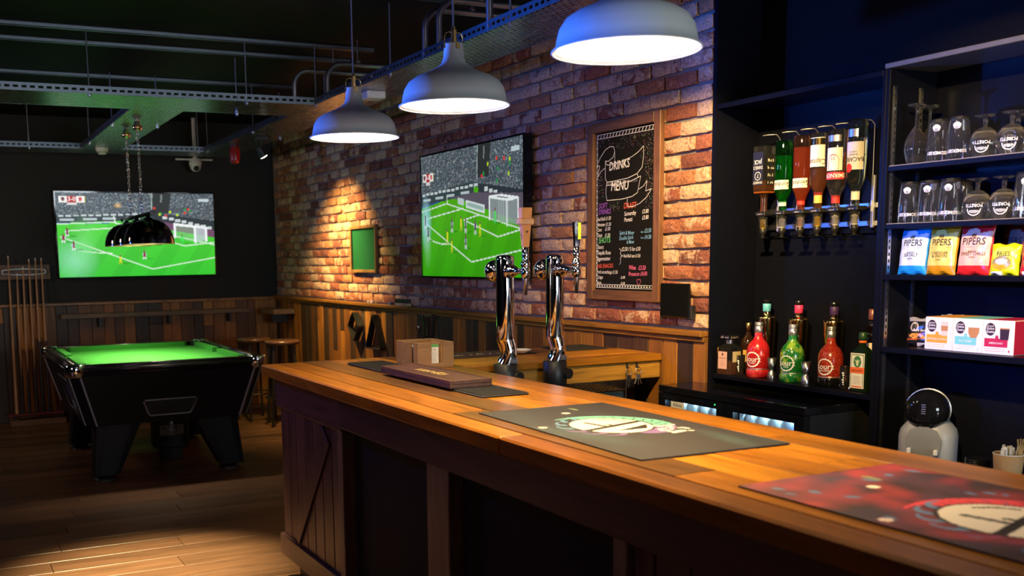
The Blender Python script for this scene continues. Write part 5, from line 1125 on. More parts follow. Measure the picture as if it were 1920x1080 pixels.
    for cx, c in ((a[0]+w*.5, srgb(110,60,70)), (a[0]+2.5*w, srgb(205,70,80))): P.poly([(cx-.010,cy-.022),(cx+.010,cy-.022),(cx+.010,cy+.008),(cx,cy+.026),(cx-.010,cy+.008)], c)
    P.rect(0.90,0.06,0.97,0.10,srgb(205,220,225),.85)
    return np.clip(P.a, 0, 1)
def television(name_label, M, w, h, kind, estr, score):
    o = empty('television', M.translation, 0, name_label, 'television'); Ml = M.copy(); Ml.translation = (0,0,0)
    b = 0.012
    MB().at(Ml).cbox(-w/2-b, w/2+b, -h/2-b, h/2+b, -0.055, -0.002, 0.004).build('casing', BLACKG, o)
    fr_ = MB().at(Ml)
    for x0, x1, y0, y1 in ((-w/2-b,-w/2,-h/2-b,h/2+b),(w/2,w/2+b,-h/2-b,h/2+b),(-w/2,w/2,h/2,h/2+b),(-w/2,w/2,-h/2-b,-h/2)): fr_.box(x0,x1,y0,y1,-0.002,0.004)
    fr_.build('bezel', BLACKG, o)
    inst('screen', print_mesh('screen', pitch(kind), w, h, Ml @ Matrix.Translation((0,0,0.0)), attr_mat('screen_%d' % kind, 0.25, estr)), o)
    t = MB().at(Ml); ax, ay, sz = score
    t.text('3-0', (ax-.5)*w, (.5-ay)*h, sz, z=0.0012, align='C'); t.build('score_lettering', emit('screen_white_%d' % kind, (1,1,1), estr), o)
    MB().at(Ml).cbox(-0.2, 0.2, -0.15, 0.15, -0.075, -0.054, 0.002).build('wall_mount', BLACKM, o)
    return o
tilt = R(3.2)
MBK = frame((1.81, BYK-0.105, 1.772), (1,0,0), (0,-math.sin(tilt),math.cos(tilt)))
television('large wall television showing a football match above the pool table', MBK, 1.50, 0.80, 0, 1.05, (0.098,0.098,0.055))
MTV = frame((BX-0.085, 6.022, 1.787), (0,-1,0), (0,0,1))
television('wall television showing a football match on the brick wall', MTV, 1.415, 0.825, 1, 0.85, (0.078,0.198,0.05))

# ------------------------------------------------------------------ drinks menu chalkboard
cb = empty('menu_board', (BX-0.014, 4.412, 1.725), 0, 'chalkboard drinks menu in an oak frame on the brick wall', 'menu board')
W2, H2, FW = 0.31, 0.461, 0.052
FRM = wood('oak_frame_v', 'Z', [(0.20,0.085,0.035)], rough=0.45); FRMH = wood('oak_frame_h', 'Y', [(0.20,0.085,0.035)], rough=0.45)
F = frame((0,0,0),(0,-1,0),(0,0,1))
MB().at(F).cbox(-W2,-W2+FW,-H2,H2,-0.002,0.026,0.003).build('frame_side', FRM, cb); MB().at(F).cbox(W2-FW,W2,-H2,H2,-0.002,0.026,0.003).build('frame_side', FRM, cb)
MB().at(F).cbox(-W2+FW,W2-FW,H2-FW,H2,-0.002,0.026,0.003).build('frame_rail', FRMH, cb); MB().at(F).cbox(-W2+FW,W2-FW,-H2,-H2+FW,-0.002,0.026,0.003).build('frame_rail', FRMH, cb)
MB().at(F).box(-W2+FW,W2-FW,-H2+FW,H2-FW,-0.002,0.006).build('slate', mat('slate', (0.009,0.008,0.009), 0.9, spec=0.1), cb)
iw, ih = W2-FW, H2-FW
FC = frame((-0.0066,0,0),(0,-1,0),(0,0,1))
def chalk(nm, col, items):
    rr = random.Random(len(nm)); m_ = mat('chalk_'+nm, col, 0.8)
    for st, x, y, s_ in items:
        MB().at(FC).text(st, -iw+2*iw*x, ih-2*ih*y, s_, shear=0.14, rot=R(rr.uniform(-1,2.2)), sx=.82).build(nm, m_, cb)
chalk('white_lettering', (0.88,0.86,0.88), [('DRINKS',0.24,0.245,0.062),('MENU',0.27,0.372,0.068),
  ('Red Bull £1.50',0.03,0.556,0.026),('Monster £1.50',0.03,0.590,0.026),('Cans     £1.00',0.03,0.624,0.026),('Oasis    £1.50',0.03,0.658,0.026),('Somersby',0.50,0.535,0.030),('£3.80',0.79,0.528,0.028),('Poretti',0.50,0.572,0.030),('£3.80',0.79,0.565,0.028),
  ('Sourz',0.04,0.735,0.029),('Tequila Rose',0.03,0.772,0.029),('Jägermeister',0.03,0.812,0.029),('£2.50 / 5 for £10',0.46,0.752,0.028),('+ Red Bull can £1.50',0.46,0.792,0.023),
  ('Pork scratchings £1.50',0.03,0.894,0.025),('Crisps',0.03,0.930,0.026),('£1.00',0.45,0.926,0.019),('Nuts',0.03,0.966,0.026),('£1.00',0.45,0.962,0.019)])
chalk('purple_lettering', (0.30,0.09,0.55), [('SOFT',0.06,0.478,0.040),('DRINKS',0.06,0.515,0.038)])
chalk('red_lettering', (0.70,0.10,0.06), [('DRAFT',0.49,0.490,0.042),('BAR SNACKS',0.03,0.860,0.031)])
chalk('green_lettering', (0.16,0.62,0.22), [('SHOTS',0.06,0.700,0.042)])
chalk('blue_lettering', (0.25,0.55,0.85), [('Spirit & Mixer',0.42,0.650,0.027),('from',0.77,0.645,0.014),('£3.50',0.83,0.645,0.029),('Double Spirit',0.42,0.684,0.027),('from',0.77,0.680,0.014),('£4.50',0.83,0.682,0.029),('& Mixer',0.54,0.708,0.024)])
chalk('pink_lettering', (0.85,0.16,0.35), [('Wine   £3.50',0.58,0.868,0.032),('Prosecco £4.00',0.58,0.908,0.030)])
ln = MB().at(FC)
def stroke(pts, w=0.0028):
    pts = [(-iw+2*iw*a, ih-2*ih*b) for a, b in pts]
    for (x0,y0),(x1,y1) in zip(pts[:-1], pts[1:]):
        L_ = math.hypot(x1-x0,y1-y0) or 1e-6; nx_, ny_ = -(y1-y0)/L_*w/2, (x1-x0)/L_*w/2
        ln.add([(x0+nx_,y0+ny_,.0002),(x0-nx_,y0-ny_,.0002),(x1-nx_,y1-ny_,.0002),(x1+nx_,y1+ny_,.0002)],[(0,1,2,3)])
stroke([(0.17,0.18),(0.19,0.205),(0.24,0.21),(0.45,0.198),(0.62,0.178),(0.72,0.155),(0.80,0.125),(0.80,0.19),(0.78,0.25),(0.70,0.285),(0.55,0.305),(0.35,0.312),(0.20,0.315),(0.17,0.29),(0.17,0.18)])
stroke([(0.17,0.18),(0.22,0.185),(0.30,0.165),(0.33,0.13),(0.31,0.10),(0.25,0.095),(0.17,0.11),(0.08,0.155),(0.02,0.205),(0.07,0.205),(0.04,0.275),(0.10,0.24),(0.16,0.225)]); stroke([(0.33,0.13),(0.33,0.20)])
stroke([(0.19,0.335),(0.40,0.335),(0.60,0.325),(0.76,0.302),(0.73,0.36),(0.71,0.40),(0.62,0.42),(0.45,0.43),(0.20,0.43),(0.18,0.38),(0.19,0.335)]); stroke([(0.20,0.315),(0.19,0.335)]); stroke([(0.70,0.285),(0.72,0.305)])
stroke([(0.55,0.43),(0.54,0.46),(0.56,0.48),(0.64,0.482),(0.75,0.465),(0.86,0.43),(0.93,0.385),(0.84,0.395),(0.86,0.335),(0.80,0.365),(0.73,0.38)])
for k in range(26): x = 0.21+k*0.0195; stroke([(x,0.318),(x,0.332)], 0.0012)
stroke([(0.42,0.735),(0.445,0.745),(0.44,0.77),(0.46,0.782),(0.44,0.795),(0.445,0.825),(0.42,0.838)])
for k, y in enumerate((0.012,0.038)): stroke([(0.02,y),(0.98,y)], 0.0022)
for k, y in enumerate((0.985,0.965)): stroke([(0.02,y),(0.98,y)], 0.0022)
for x in (0.018, 0.034): stroke([(x,0.012),(x,0.985)], 0.0018)
for x in (0.975,): stroke([(x,0.012),(x,0.985)], 0.0022)
for k in range(18): stroke([(0.05+k*0.053,0.014),(0.03+k*0.053,0.036)], 0.004)
for k in range(22): ln.box(-iw+2*iw*(0.03+k*0.044), -iw+2*iw*(0.048+k*0.044), ih-2*ih*0.979, ih-2*ih*0.971, 0, 0.0002)
for k in range(24):
    ln.box(-iw+2*iw*0.021, -iw+2*iw*0.031, ih-2*ih*(0.06+k*0.0385), ih-2*ih*(0.052+k*0.0385), 0, 0.0002); ln.box(-iw+2*iw*0.977, -iw+2*iw*0.99, ih-2*ih*(0.06+k*0.0385), ih-2*ih*(0.054+k*0.0385), 0, 0.0002)
ln.build('chalk_lines', mat('chalk_line',(0.85,0.85,0.9),0.8), cb)
ht = MB().at(FC); hp = [(0.016*(16*math.sin(t)**3)/16, 0.0013*(13*math.cos(t)-5*math.cos(2*t)-2*math.cos(3*t)-math.cos(4*t))) for t in np.linspace(0,2*math.pi,33)]
hx, hy = -iw+2*iw*0.745, ih-2*ih*0.945
for (x0,y0),(x1,y1) in zip(hp[:-1],hp[1:]): ht.add([(hx+x0,hy+y0,.0002),(hx+x1,hy+y1,.0002),(hx+x1*.86,hy+y1*.86,.0002),(hx+x0*.86,hy+y0*.86,.0002)],[(3,2,1,0)])
ht.build('heart', bpy.data.materials['chalk_pink_lettering'], cb)
dots = MB().at(FC); rd = random.Random(77)
inb = lambda x, y: (0.15 < x < 0.82 and 0.12 < y < 0.44 and not (x > 0.75 and y < 0.2)) or (x < 0.34 and 0.09 < y < 0.26)
for _ in range(1150):
    x, y = rd.uniform(0.05,0.96), rd.uniform(0.045,0.5)
    if y > 0.42 and not (0.24 < x < 0.42 or x > 0.82): continue
    if inb(x, y): continue
    s_ = rd.uniform(.0008,.0017); X_, Y_ = -iw+2*iw*x, ih-2*ih*y
    dots.add([(X_-s_,Y_-s_,.0001),(X_+s_,Y_-s_,.0001),(X_+s_,Y_+s_,.0001),(X_-s_,Y_+s_,.0001)],[(0,1,2,3)], rd.randrange(4))
tag(dots.build('chalk_dots', [mat('dot_white',(0.55,0.55,0.55),.8), mat('dot_green',(0.15,0.4,0.18),.8), mat('dot_red',(0.45,0.12,0.12),.8), mat('dot_blue',(0.2,0.22,0.5),.8)], cb), kind='stuff')

gbd = empty('notice_board', (BX-0.014, 8.0, 1.58), 0, 'small green baize notice board in a wooden frame on the brick wall', 'notice board')
GW, GH = 0.285, 0.193
FG = wood('pine_frame', 'Z', [(0.28,0.14,0.05)], rough=0.5)
for x0,x1,y0,y1 in ((-GW,-GW+.025,-GH,GH),(GW-.025,GW,-GH,GH),(-GW+.025,GW-.025,GH-.025,GH),(-GW+.025,GW-.025,-GH,-GH+.025)): MB().at(F).cbox(x0,x1,y0,y1,-0.002,0.028,0.003).build('frame_piece', FG, gbd)
MB().at(F).box(-GW+.025,GW-.025,-GH+.025,GH-.025,-0.002,0.010).build('baize', mat('green_board',(0.006,0.085,0.035),0.9,spec=0.1), gbd)
tp = empty('till_tablet', (BX-0.016, 3.965, 1.278), R(0), 'black tablet screen mounted low on the brick wall by the menu board', 'tablet')
MB().at(F).cbox(-0.112,0.105,-0.080,0.082,0.02,0.034,0.005).build('tablet', BLACKG, tp); MB().at(F).cbox(0.075,0.118,-0.088,-0.02,0.0,0.030,0.004).build('holder', BLACKM, tp); MB().at(F).cbox(-0.118,-0.09,-0.088,-0.05,0.0,0.03,0.004).build('holder', BLACKM, tp)

# ------------------------------------------------------------------ racking triangles and small things on the rail
def rack(name, pts, label, y, z):
    o = empty(name, (BX-0.026, y, z), 0, label, 'ball rack')
    n = len(pts); pth = []
    for i in range(n):
        p0, p1, p2 = Vector(pts[i-1]), Vector(pts[i]), Vector(pts[(i+1)%n])
        for t in (0.14, 0.07): pth.append(p1.lerp(p0, t))
        for t in (0.07, 0.14): pth.append(p1.lerp(p2, t))
    mb = MB(); m = len(pth); v = []; c = sum((Vector(p_) for p_ in pts), Vector((0,0)))/n
    for p_ in pth:
        q = c+(p_-c)*0.925
        v += [(-0.058,-p_.x,p_.y),(-0.004,-p_.x,p_.y),(-0.058,-q.x,q.y),(-0.004,-q.x,q.y)]
    f = []
    for i in range(m):
        j = (i+1) % m
        f += [(4*i,4*j,4*j+1,4*i+1),(4*i+2,4*i+3,4*j+3,4*j+2),(4*i,4*i+2,4*j+2,4*j),(4*i+1,4*j+1,4*j+3,4*i+3)]
    mb.add(v, f, 0, False); mb.build('rack', BLACKM, o)
    MB().cyl((0,0,max(p_[1] for p_ in pts)-0.02),(-0.06,0,max(p_[1] for p_ in pts)-0.015),0.003,seg=6).build('peg', BLACKM, o)
rack('diamond_rack', [(0,0.13),(0.125,0.005),(0,-0.13),(-0.125,0.005)], 'black diamond-shaped ball rack hanging on the wainscot', 8.16, 0.935)
rack('triangle_rack', [(0,0.155),(0.17,-0.14),(-0.17,-0.14)], 'black triangle ball rack hanging on the wainscot', 7.72, 0.915)
cz = WH+0.0405
for k, (yy, lab_) in enumerate(((7.93,'white chalk cube on the cap rail, left of the pair'),(7.86,'white chalk cube on the cap rail, right of the pair'))):
    tag(MB().cbox(-0.011,0.011,-0.011,0.011,0,0.02,0.002).build('chalk_cube', WHITE, loc=(BX-0.022,yy,cz)), lab_, 'chalk')
tag(MB().cbox(-0.014,0.014,-0.014,0.014,0,0.024,0.002).build('chalk_cube', mat('blue_chalk',(0.15,0.25,0.45),.8), loc=(BX-0.022,7.47,cz)), 'blue chalk cube on the cap rail beside the small box', 'chalk')
cbx = empty('card_box', (BX-0.022, 7.23, cz), 0, 'small open box with a black lid on the cap rail', 'box')
MB().cbox(-0.022,0.022,-0.11,0.11,0,0.022,0.002).build('tray', mat('tan_card',(0.42,0.32,0.18),.7), cbx); MB().cbox(-0.024,0.024,-0.12,0.115,0.022,0.052,0.003).build('lid', BLACKM, cbx)

# ------------------------------------------------------------------ pool table
pt = empty('pool_table', (1.405, 8.08, 0), 0, 'black pub pool table with bright green cloth', 'pool table')
HX, HY = 0.675, 0.93
def rr_rect(hx, hy, c): return [(-hx+c,-hy),(hx-c,-hy),(hx,-hy+c),(hx,hy-c),(hx-c,hy),(-hx+c,hy),(-hx,hy-c),(-hx,-hy+c)]
LAM = mat('black_laminate', (0.008,0.008,0.009), 0.45, spec=0.2)
MB().prism(rr_rect(0.56,0.82,0.07), 0.40, 0.755, pts2=rr_rect(0.66,0.915,0.07)).build('cabinet', LAM, pt)
# rails
CL = mat('green_cloth', (0.022,0.27,0.016), 0.85, var=0.08, scale=200)
RLM = mat('black_rail', (0.012,0.011,0.011), 0.26)
for nm, x0,x1,y0,y1 in (('a',-HX+.09,HX-.09,-HY,-HY+.095),('b',-HX+.09,HX-.09,HY-.095,HY),('c',-HX,-HX+.095,-HY+.09,HY-.09),('d',HX-.095,HX,-HY+.09,HY-.09)):
    MB().cbox(x0,x1,y0,y1,0.755,0.828,0.024,seg=4).build('rail', RLM, pt)
PX, PY = HX-.095, HY-.095
MB().box(-PX,PX,-PY,PY,0.757,0.788).build('playing_cloth', CL, pt)
def cush(pts): MB().prism(pts, 0.788, 0.824).build('cushion', CL, pt)
c_ = 0.05
for s_ in (-1,1):
    cush([(-PX+.085,s_*PY),(PX-.085,s_*PY),(PX-.115,s_*(PY-c_)),(-PX+.115,s_*(PY-c_))] if s_ < 0 else [(PX-.085,PY),(-PX+.085,PY),(-PX+.115,PY-c_),(PX-.115,PY-c_)])
    for a, b_ in ((-PY+.085,-.06),(.06,PY-.085)):
        q = [(s_*PX,a),(s_*PX,b_),(s_*(PX-c_),b_-.03 if b_ > 0 else b_-.012),(s_*(PX-c_),a+.03 if a < 0 else a+.012)]
        cush(q if s_ < 0 else q[::-1])
for sx in (-1,1):
    for sy in (-1,1):
        MB().at((sx*(HX-.055),sy*(HY-.055),0)).lathe([(0.062,0.748),(0.068,0.752),(0.068,0.822),(0.062,0.832),(0.045,0.834)],24).build('corner_cap', CHROME, pt)
        MB().at((sx*(PX-.012),sy*(PY-.012),0)).lathe([(0.052,0.70),(0.055,0.8245)],20).build('pocket', BLACKM, pt)
        # trims down the chamfered corners
        b0 = Vector((sx*0.495, sy*0.822, 0.402)); b1 = Vector((sx*0.595, sy*0.917, 0.75)); MB().cyl(b0, b1, 0.007, seg=6).build('corner_trim', mat('grey_trim',(0.30,0.30,0.34),0.4) if 'grey_trim' not in bpy.data.materials else bpy.data.materials['grey_trim'], pt)
        b0 = Vector((sx*0.562, sy*0.755, 0.402)); b1 = Vector((sx*0.662, sy*0.85, 0.75)); MB().cyl(b0, b1, 0.005, seg=6).build('corner_trim', bpy.data.materials['grey_trim'], pt)
        # splayed tapering leg
        lt = [(sx*0.18,sy*0.50),(sx*0.50,sy*0.50),(sx*0.50,sy*0.78),(sx*0.18,sy*0.78)]; lbm = [(sx*0.35,sy*0.60),(sx*0.53,sy*0.60),(sx*0.53,sy*0.79),(sx*0.35,sy*0.79)]
        def rnd_(P_):
            out = []; n = len(P_)
            for i in range(n):
                p1 = Vector(P_[i]); out += [p1.lerp(Vector(P_[i-1]),.22), p1.lerp(Vector(P_[i-1]),.07).lerp(p1.lerp(Vector(P_[(i+1)%n]),.07),.5), p1.lerp(Vector(P_[(i+1)%n]),.22)]
            return out
        A, B_ = rnd_(lbm), rnd_(lt)
        if sx*sy < 0: A, B_ = A[::-1], B_[::-1]
        lgm = MB().prism(A, 0.045, 0.40, pts2=B_, sm=False).build('leg', mat('leg_plastic',(0.007,0.008,0.011),0.45, spec=0.25) if 'leg_plastic' not in bpy.data.materials else bpy.data.materials['leg_plastic'], pt)
        MB().at((sx*0.44,sy*0.695,0)).lathe([(0.085,0.0),(0.085,0.012),(0.035,0.03),(0.03,0.046)],18).build('foot', BLACKM, pt)
MB().at(frame((-0.53+0.06,-0.7905,0.11),(0,0,1),(-1,0,0))).text('3',0,0,0.06).build('leg_mark', mat('grey_print',(0.25,0.27,0.3),.5), pt) if False else None
# ball return opening in the end panel
n_ = Vector((0,-0.355,-0.095)).normalized()
def endp(x, z): return (x, -0.82-(z-0.40)*0.268-0.002, z)
o_ = [(-0.17,0.56),(0.175,0.56),(0.185,0.548),(0.145,0.455),(0.13,0.447),(-0.135,0.447),(-0.15,0.458),(-0.182,0.548)]
br_ = MB().add([endp(x,z) for x,z in o_], [tuple(range(8))][::1] if False else [(7,6,5,4,3,2,1,0)]); br_.build('ball_return', mat('teal_recess',(0.010,0.022,0.026),.4), pt)
MB().tube([Vector(endp(x,z))+Vector((0,-.003,0)) for x,z in o_],0.006,6,closed=True).build('return_trim', mat('silver_trim',(0.35,0.36,0.42),.35,.6), pt)
MB().add([tuple(Vector(endp(x,z))+Vector((0,-.0015,0))) for x,z in ((-0.12,0.455),(0.03,0.455),(0.03,0.50),(0.015,0.515),(-0.10,0.515),(-0.12,0.50))],[(0,1,2,3,4,5)]).build('return_flap', BLACKM, pt)
# coin panel on the left side
def sidep(y, z, e=.002): return (-0.56-(z-0.40)*0.282-e, y, z)
MB().tube([sidep(y,z,.003) for y,z in ((-0.62,0.70),(-0.62,0.47),(-0.05,0.47),(-0.05,0.70))],0.004,6,closed=True).build('coin_panel_trim', bpy.data.materials['silver_trim'], pt)
MB().add([sidep(y,z) for y,z in ((-0.28,0.66),(-0.28,0.55),(-0.55,0.55),(-0.55,0.62))],[(0,1,2,3)]).build('coin_plate', mat('blue_plate',(0.02,0.06,0.20),.3), pt)
MB().add([sidep(y,z,.003) for y,z in ((-0.42,0.545),(-0.42,0.49),(-0.56,0.49),(-0.56,0.56))],[(0,1,2,3)]).build('price_sticker', mat('pale_sticker',(0.3,0.45,0.55),.5), pt)
# battery box hung under the table
bb_ = empty('battery_box', (1.535, 7.95, 0), 0, 'black battery box with a white printed sign under the pool table', 'battery box')
MB().cbox(-0.13,0.13,-0.05,0.12,0.09,0.385,0.006).build('box', BLACKM, bb_)
MB().at(on_back(0,0.225,-0.0508)).box(-0.09,0.09,-0.035,0.042,0,0.0008).build('sign', mat('white_sign',(0.55,0.56,0.60),.6), bb_)
MB().at(on_back(0,0.225,-0.0525)).text('BATTERY',0,0.008,0.034,align='C').text('ONLY',0,-0.026,0.034,align='C').build('sign_lettering', INK, bb_)
MB().cyl((0,-0.05,0.285),(0,-0.062,0.285),0.012,seg=12).build('lock', STEEL, bb_)
MB().cbox(-0.08,0.08,-0.04,0.1,0.0,0.09,0.004).build('stand', BLACKM, bb_)

# ------------------------------------------------------------------ pool table light
pl_ = empty('pool_table_light', (1.358, 7.88, 1.63), 0, 'three-shade dark chrome light hanging on chains over the pool table', 'hanging lamp')
DKCH = mat('dark_chrome', (0.10,0.095,0.11), 0.07, 1.0, var=0.03)
MB().cyl((0,-0.60,0.205),(0,0.60,0.205),0.014,seg=14).cyl((0,-0.625,0.205),(0,-0.60,0.205),0.020,seg=16).cyl((0,0.60,0.205),(0,0.625,0.205),0.020,seg=16).build('bar', DKCH, pl_)
for yy in (-0.45, 0.0, 0.45):
    sh = MB().at((0,yy,0)).lathe([(0.172,0.0),(0.170,0.03),(0.160,0.07),(0.140,0.11),(0.105,0.145),(0.060,0.165),(0.030,0.170),(0.030,0.178),(0.016,0.18),(0.014,0.195)],36,cap0=False).build('shade', DKCH, pl_)
    MB().at((0,yy,0)).lathe([(0.1695,0.0008),(0.167,0.03),(0.157,0.069),(0.137,0.108),(0.102,0.142),(0.058,0.161),(0.002,0.164)],36,cap0=False,cap1=False).build('shade_lining', SHIN, sh)
    MB().at((0,yy,0)).tube([(0.171*math.cos(a),0.171*math.sin(a),0) for a in np.linspace(0,2*math.pi,37)[:-1]],0.0025,6,closed=True).build('rim', BRASS, sh)
    MB().sphere((0,yy,0.135),0.022,12,8).build('bulb', bpy.data.materials['pool_bulb'] if 'pool_bulb' in bpy.data.materials else emit('pool_bulb',(1.0,0.86,0.66),40.0), sh)
    l = light('pool_light', 'AREA', (0,0,0), 7.5, (1.0,0.82,0.58), shape='DISK', size=0.12, spread=R(84)); l.parent = pl_; l.location = (0,yy,0.105)
lk = MB().tube([(0.0085*math.cos(a),0,0.0155*math.sin(a)) for a in np.linspace(0,2*math.pi,13)[:-1]],0.0026,6,closed=True).mesh('chain_link', CHROME)
for yy in (-0.22, 0.25):
    zz = 0.232; k = 0
    while zz < 0.80:
        inst('chain_link', lk, pl_, (0, yy, zz), (0,0,R(45+90*(k%2)))); zz += 0.0256; k += 1
    MB().at((0,yy,0)).lathe([(0.008,0.79),(0.010,0.80),(0.033,0.803),(0.033,0.835),(0.020,0.838),(0.020,0.864)],24).build('ceiling_cup', CHROME, pl_)
    MB().at((0,yy,0)).lathe([(0.0335,0.812),(0.034,0.813),(0.034,0.826),(0.0335,0.827)],24).build('cup_band', BRASS, pl_)

# ------------------------------------------------------------------ cues, ledges, stools
qr = empty('cue_rack', (0.755, BYK-0.031, 0), 0, 'wooden cue rack with a clip plate on the back wall', 'cue rack')
RKW = wood('rack_board', 'X', [(0.16,0.10,0.07)], rough=.6)
MB().cbox(-0.26,0.225,-0.02,0.03,1.36,1.50,0.004).build('clip_board', RKW, qr)
MB().tube([(0.19*math.copysign(min(1,abs(math.cos(a))*1.25),math.cos(a))-0.01,-0.035,1.432+0.028*math.sin(a)) for a in np.linspace(0,2*math.pi,29)[:-1]],0.007,6,closed=True).build('clip_bar', STEEL, qr)
MB().cbox(-0.25,0.25,-0.26,-0.14,0.085,0.112,0.01).build('foot_board', mat('red_brown_rack',(0.10,0.02,0.02),.4), qr)
MB().cbox(-0.23,0.26,-0.28,-0.0,0.0,0.05,0.004).cbox(-0.2,-0.16,-0.22,-0.18,0.05,0.085,0.002).cbox(0.16,0.2,-0.22,-0.18,0.05,0.085,0.002).build('foot_block', wood('rack_block','X',[(0.18,0.10,0.05)],rough=.6), qr)
PALE = wood('ash_shaft','Z',[(0.50,0.27,0.12)],rough=.35,dark=.8); BUTT = mat('ebony_butt',(0.012,0.010,0.010),.3)
cues = [(0.587,0.614,1.583,1.0,'full pale ash pool cue, leftmost in the rack',PALE),(0.638,0.682,1.418,0.36,'short two-tone pool cue second from the left in the rack',PALE),(0.695,0.738,1.481,0.36,'two-tone pool cue third from the left in the rack',PALE),(0.762,0.794,1.55,0.36,'two-tone pool cue fourth from the left in the rack',PALE),(0.819,0.851,1.559,0.52,'pool cue with a long black butt, second from the right in the rack',PALE),(0.877,0.903,1.559,0.52,'pool cue with a long black butt, rightmost in the rack',PALE)]
for xb, xt, zt, bl, lab_, m_ in cues:
    o = empty('pool_cue', (xb, BYK-0.24, 0.1125), 0, lab_, 'pool cue', 'pool cues in the rack')
    d = Vector((xt-xb, 0.165, zt-0.1125)); L_ = d.length; d.normalize()
    q = 0.36 if bl < .99 else 0.30
    if bl > .99:
        MB().cyl((0,0,0), d*L_*.985, 0.0165, 0.0058, 12).build('shaft', PALE, o)
    else:
        cut = L_*(0.42 if bl < .5 else 0.46)
        MB().cyl((0,0,0), d*cut, 0.0165, 0.0125, 12).build('butt', BUTT, o); MB().cyl(d*cut, d*L_*.985, 0.0124, 0.0056, 12).build('shaft', PALE, o)
        if bl < .5:   # pale spliced points running down into the butt
            for s_ in (-1, 1): MB().add([tuple(d*(cut*.62)+Vector((0.004*s_,-0.0155,0))), tuple(d*(cut*1.0)+Vector((0.009*s_,-0.0133,0))), tuple(d*(cut*1.0)+Vector((0.000,-0.0142,0)))], [(0,1,2)]).build('splice', PALE, o)
    MB().cyl(d*L_*.985, d*L_, 0.0054, 0.0050, 10).build('tip', WHITE, o)
LEDGE = wood('ledge_wood','X',[(0.17,0.10,0.05)],rough=.5)
lg1 = empty('drinks_ledge', (2.02, BYK-0.0225, 1.0), 0, 'long wooden drinks ledge on the back wall wainscot', 'ledge')
MB().cbox(-0.98,0.84,-0.17,0.0,-0.022,0.022,0.004).build('board', LEDGE, lg1)
for xx in (-0.62, 0.05, 0.66): MB().cbox(xx-0.015,xx+0.015,-0.13,0.0,-0.11,-0.022,0.003).build('bracket', BLACKM, lg1)
lg2 = empty('drinks_ledge', (BX-0.0265, 10.16, 0.995), 0, 'short wooden drinks ledge on the brick wall wainscot in the corner', 'ledge')
MB().cbox(-0.22,0.0,-0.27,0.20,-0.024,0.024,0.004).build('board', wood('ledge_wood_y','Y',[(0.20,0.12,0.06)],rough=.5), lg2)
MB().cbox(-0.16,0.0,-0.02,0.01,-0.12,-0.024,0.003).build('bracket', BLACKM, lg2)
SEAT = wood('stool_seat','X',[(0.11,0.05,0.03)],rough=.3)
def stool(x, y, rz, label):
    o = empty('bar_stool', (x,y,0), rz, label, 'stool', 'bar stools by the pool table')
    MB().lathe([(0.15,0.742),(0.162,0.748),(0.165,0.765),(0.160,0.778),(0.12,0.782)],28).build('seat', SEAT, o)
    for k in range(4):
        a = R(45+90*k); MB().cyl((0.125*math.cos(a),0.125*math.sin(a),0.745),(0.19*math.cos(a),0.19*math.sin(a),0.0),0.014,0.013,8).build('leg', BLACKM, o)
    MB().tube([(0.168*math.cos(a),0.168*math.sin(a),0.26) for a in np.linspace(0,2*math.pi,29)[:-1]],0.008,6,closed=True).build('foot_ring', BLACKM, o)
stool(2.66, 9.52, R(12), 'dark wooden-topped stool under the back wall ledge, behind the other stool')
stool(2.80, 9.08, R(-8), 'dark wooden-topped stool standing nearer the brick wall and the bar end')

# ------------------------------------------------------------------ cable trays, struts, conduits
ZTR = 2.50
PY_ = perforated('perforated_tray_y', 'Y', 0.044, 0.0245, 0.33, 0.23); PX_ = perforated('perforated_tray_x', 'X', 0.044, 0.0245, 0.33, 0.23)
def flange_mat(along): return perforated('slotted_flange_'+along, along, 0.048, 5.0, 0.27, 2.0)
STRUTZ = 2.862
def tray(label, x0, x1, y0, y1, along, rods):
    o = empty('cable_tray', ((x0+x1)/2,(y0+y1)/2,ZTR), 0, label, 'cable tray', 'perforated cable trays under the ceiling')
    w, l = (x1-x0)/2, (y1-y0)/2
    MB().box(-w,w,-l,l,0,0.0015).build('pan', PY_ if along == 'Y' else PX_, o)
    # side flange: rows of slots cut between two strips
    def flange(sgn):
        mb = MB(); h0, h1, h2, h3 = 0.0, 0.016, 0.030, 0.046
        if along == 'Y':
            xx = sgn*w; a, b_ = (xx-0.001, xx+0.001); mb.box(a,b_,-l,l,h0,h1); mb.box(a,b_,-l,l,h2,h3); k = -l
            while k < l: mb.box(a,b_,k,min(l,k+0.018),h1,h2); k += 0.046
        else:
            yy = sgn*l; a, b_ = (yy-0.001, yy+0.001); mb.box(-w,w,a,b_,h0,h1); mb.box(-w,w,a,b_,h2,h3); k = -w
            while k < w: mb.box(k,min(w,k+0.018),a,b_,h1,h2); k += 0.046
        tag(mb.build('flange', GALV, o), kind='stuff')
    flange(-1); flange(1)
    for x, y in rods:
        r = MB().cyl((x-(x0+x1)/2,y-(y0+y1)/2,-0.02),(x-(x0+x1)/2,y-(y0+y1)/2,STRUTZ-ZTR+0.003),0.005,seg=8).build('hanger_rod', GALV, o)
        MB().at((x-(x0+x1)/2,y-(y0+y1)/2,0)).lathe([(0.011,-0.012),(0.011,-0.002)],6,sm=False).build('nut', STEEL, r)
    return o
tray('long perforated cable tray running beside the brick wall', 2.305, 2.66, 1.6, 10.10, 'Y', [(2.31,6.56),(2.31,5.33),(2.31,4.02),(2.25+.06,9.55),(2.31,8.05),(2.64,7.3),(2.64,8.4)])
tray('perforated cable tray crossing the room above the pool table end, glowing green', -2.9, 2.303, 6.57, 7.13, 'X', [(1.86,6.60),(1.93,7.10),(0.9,6.59)])
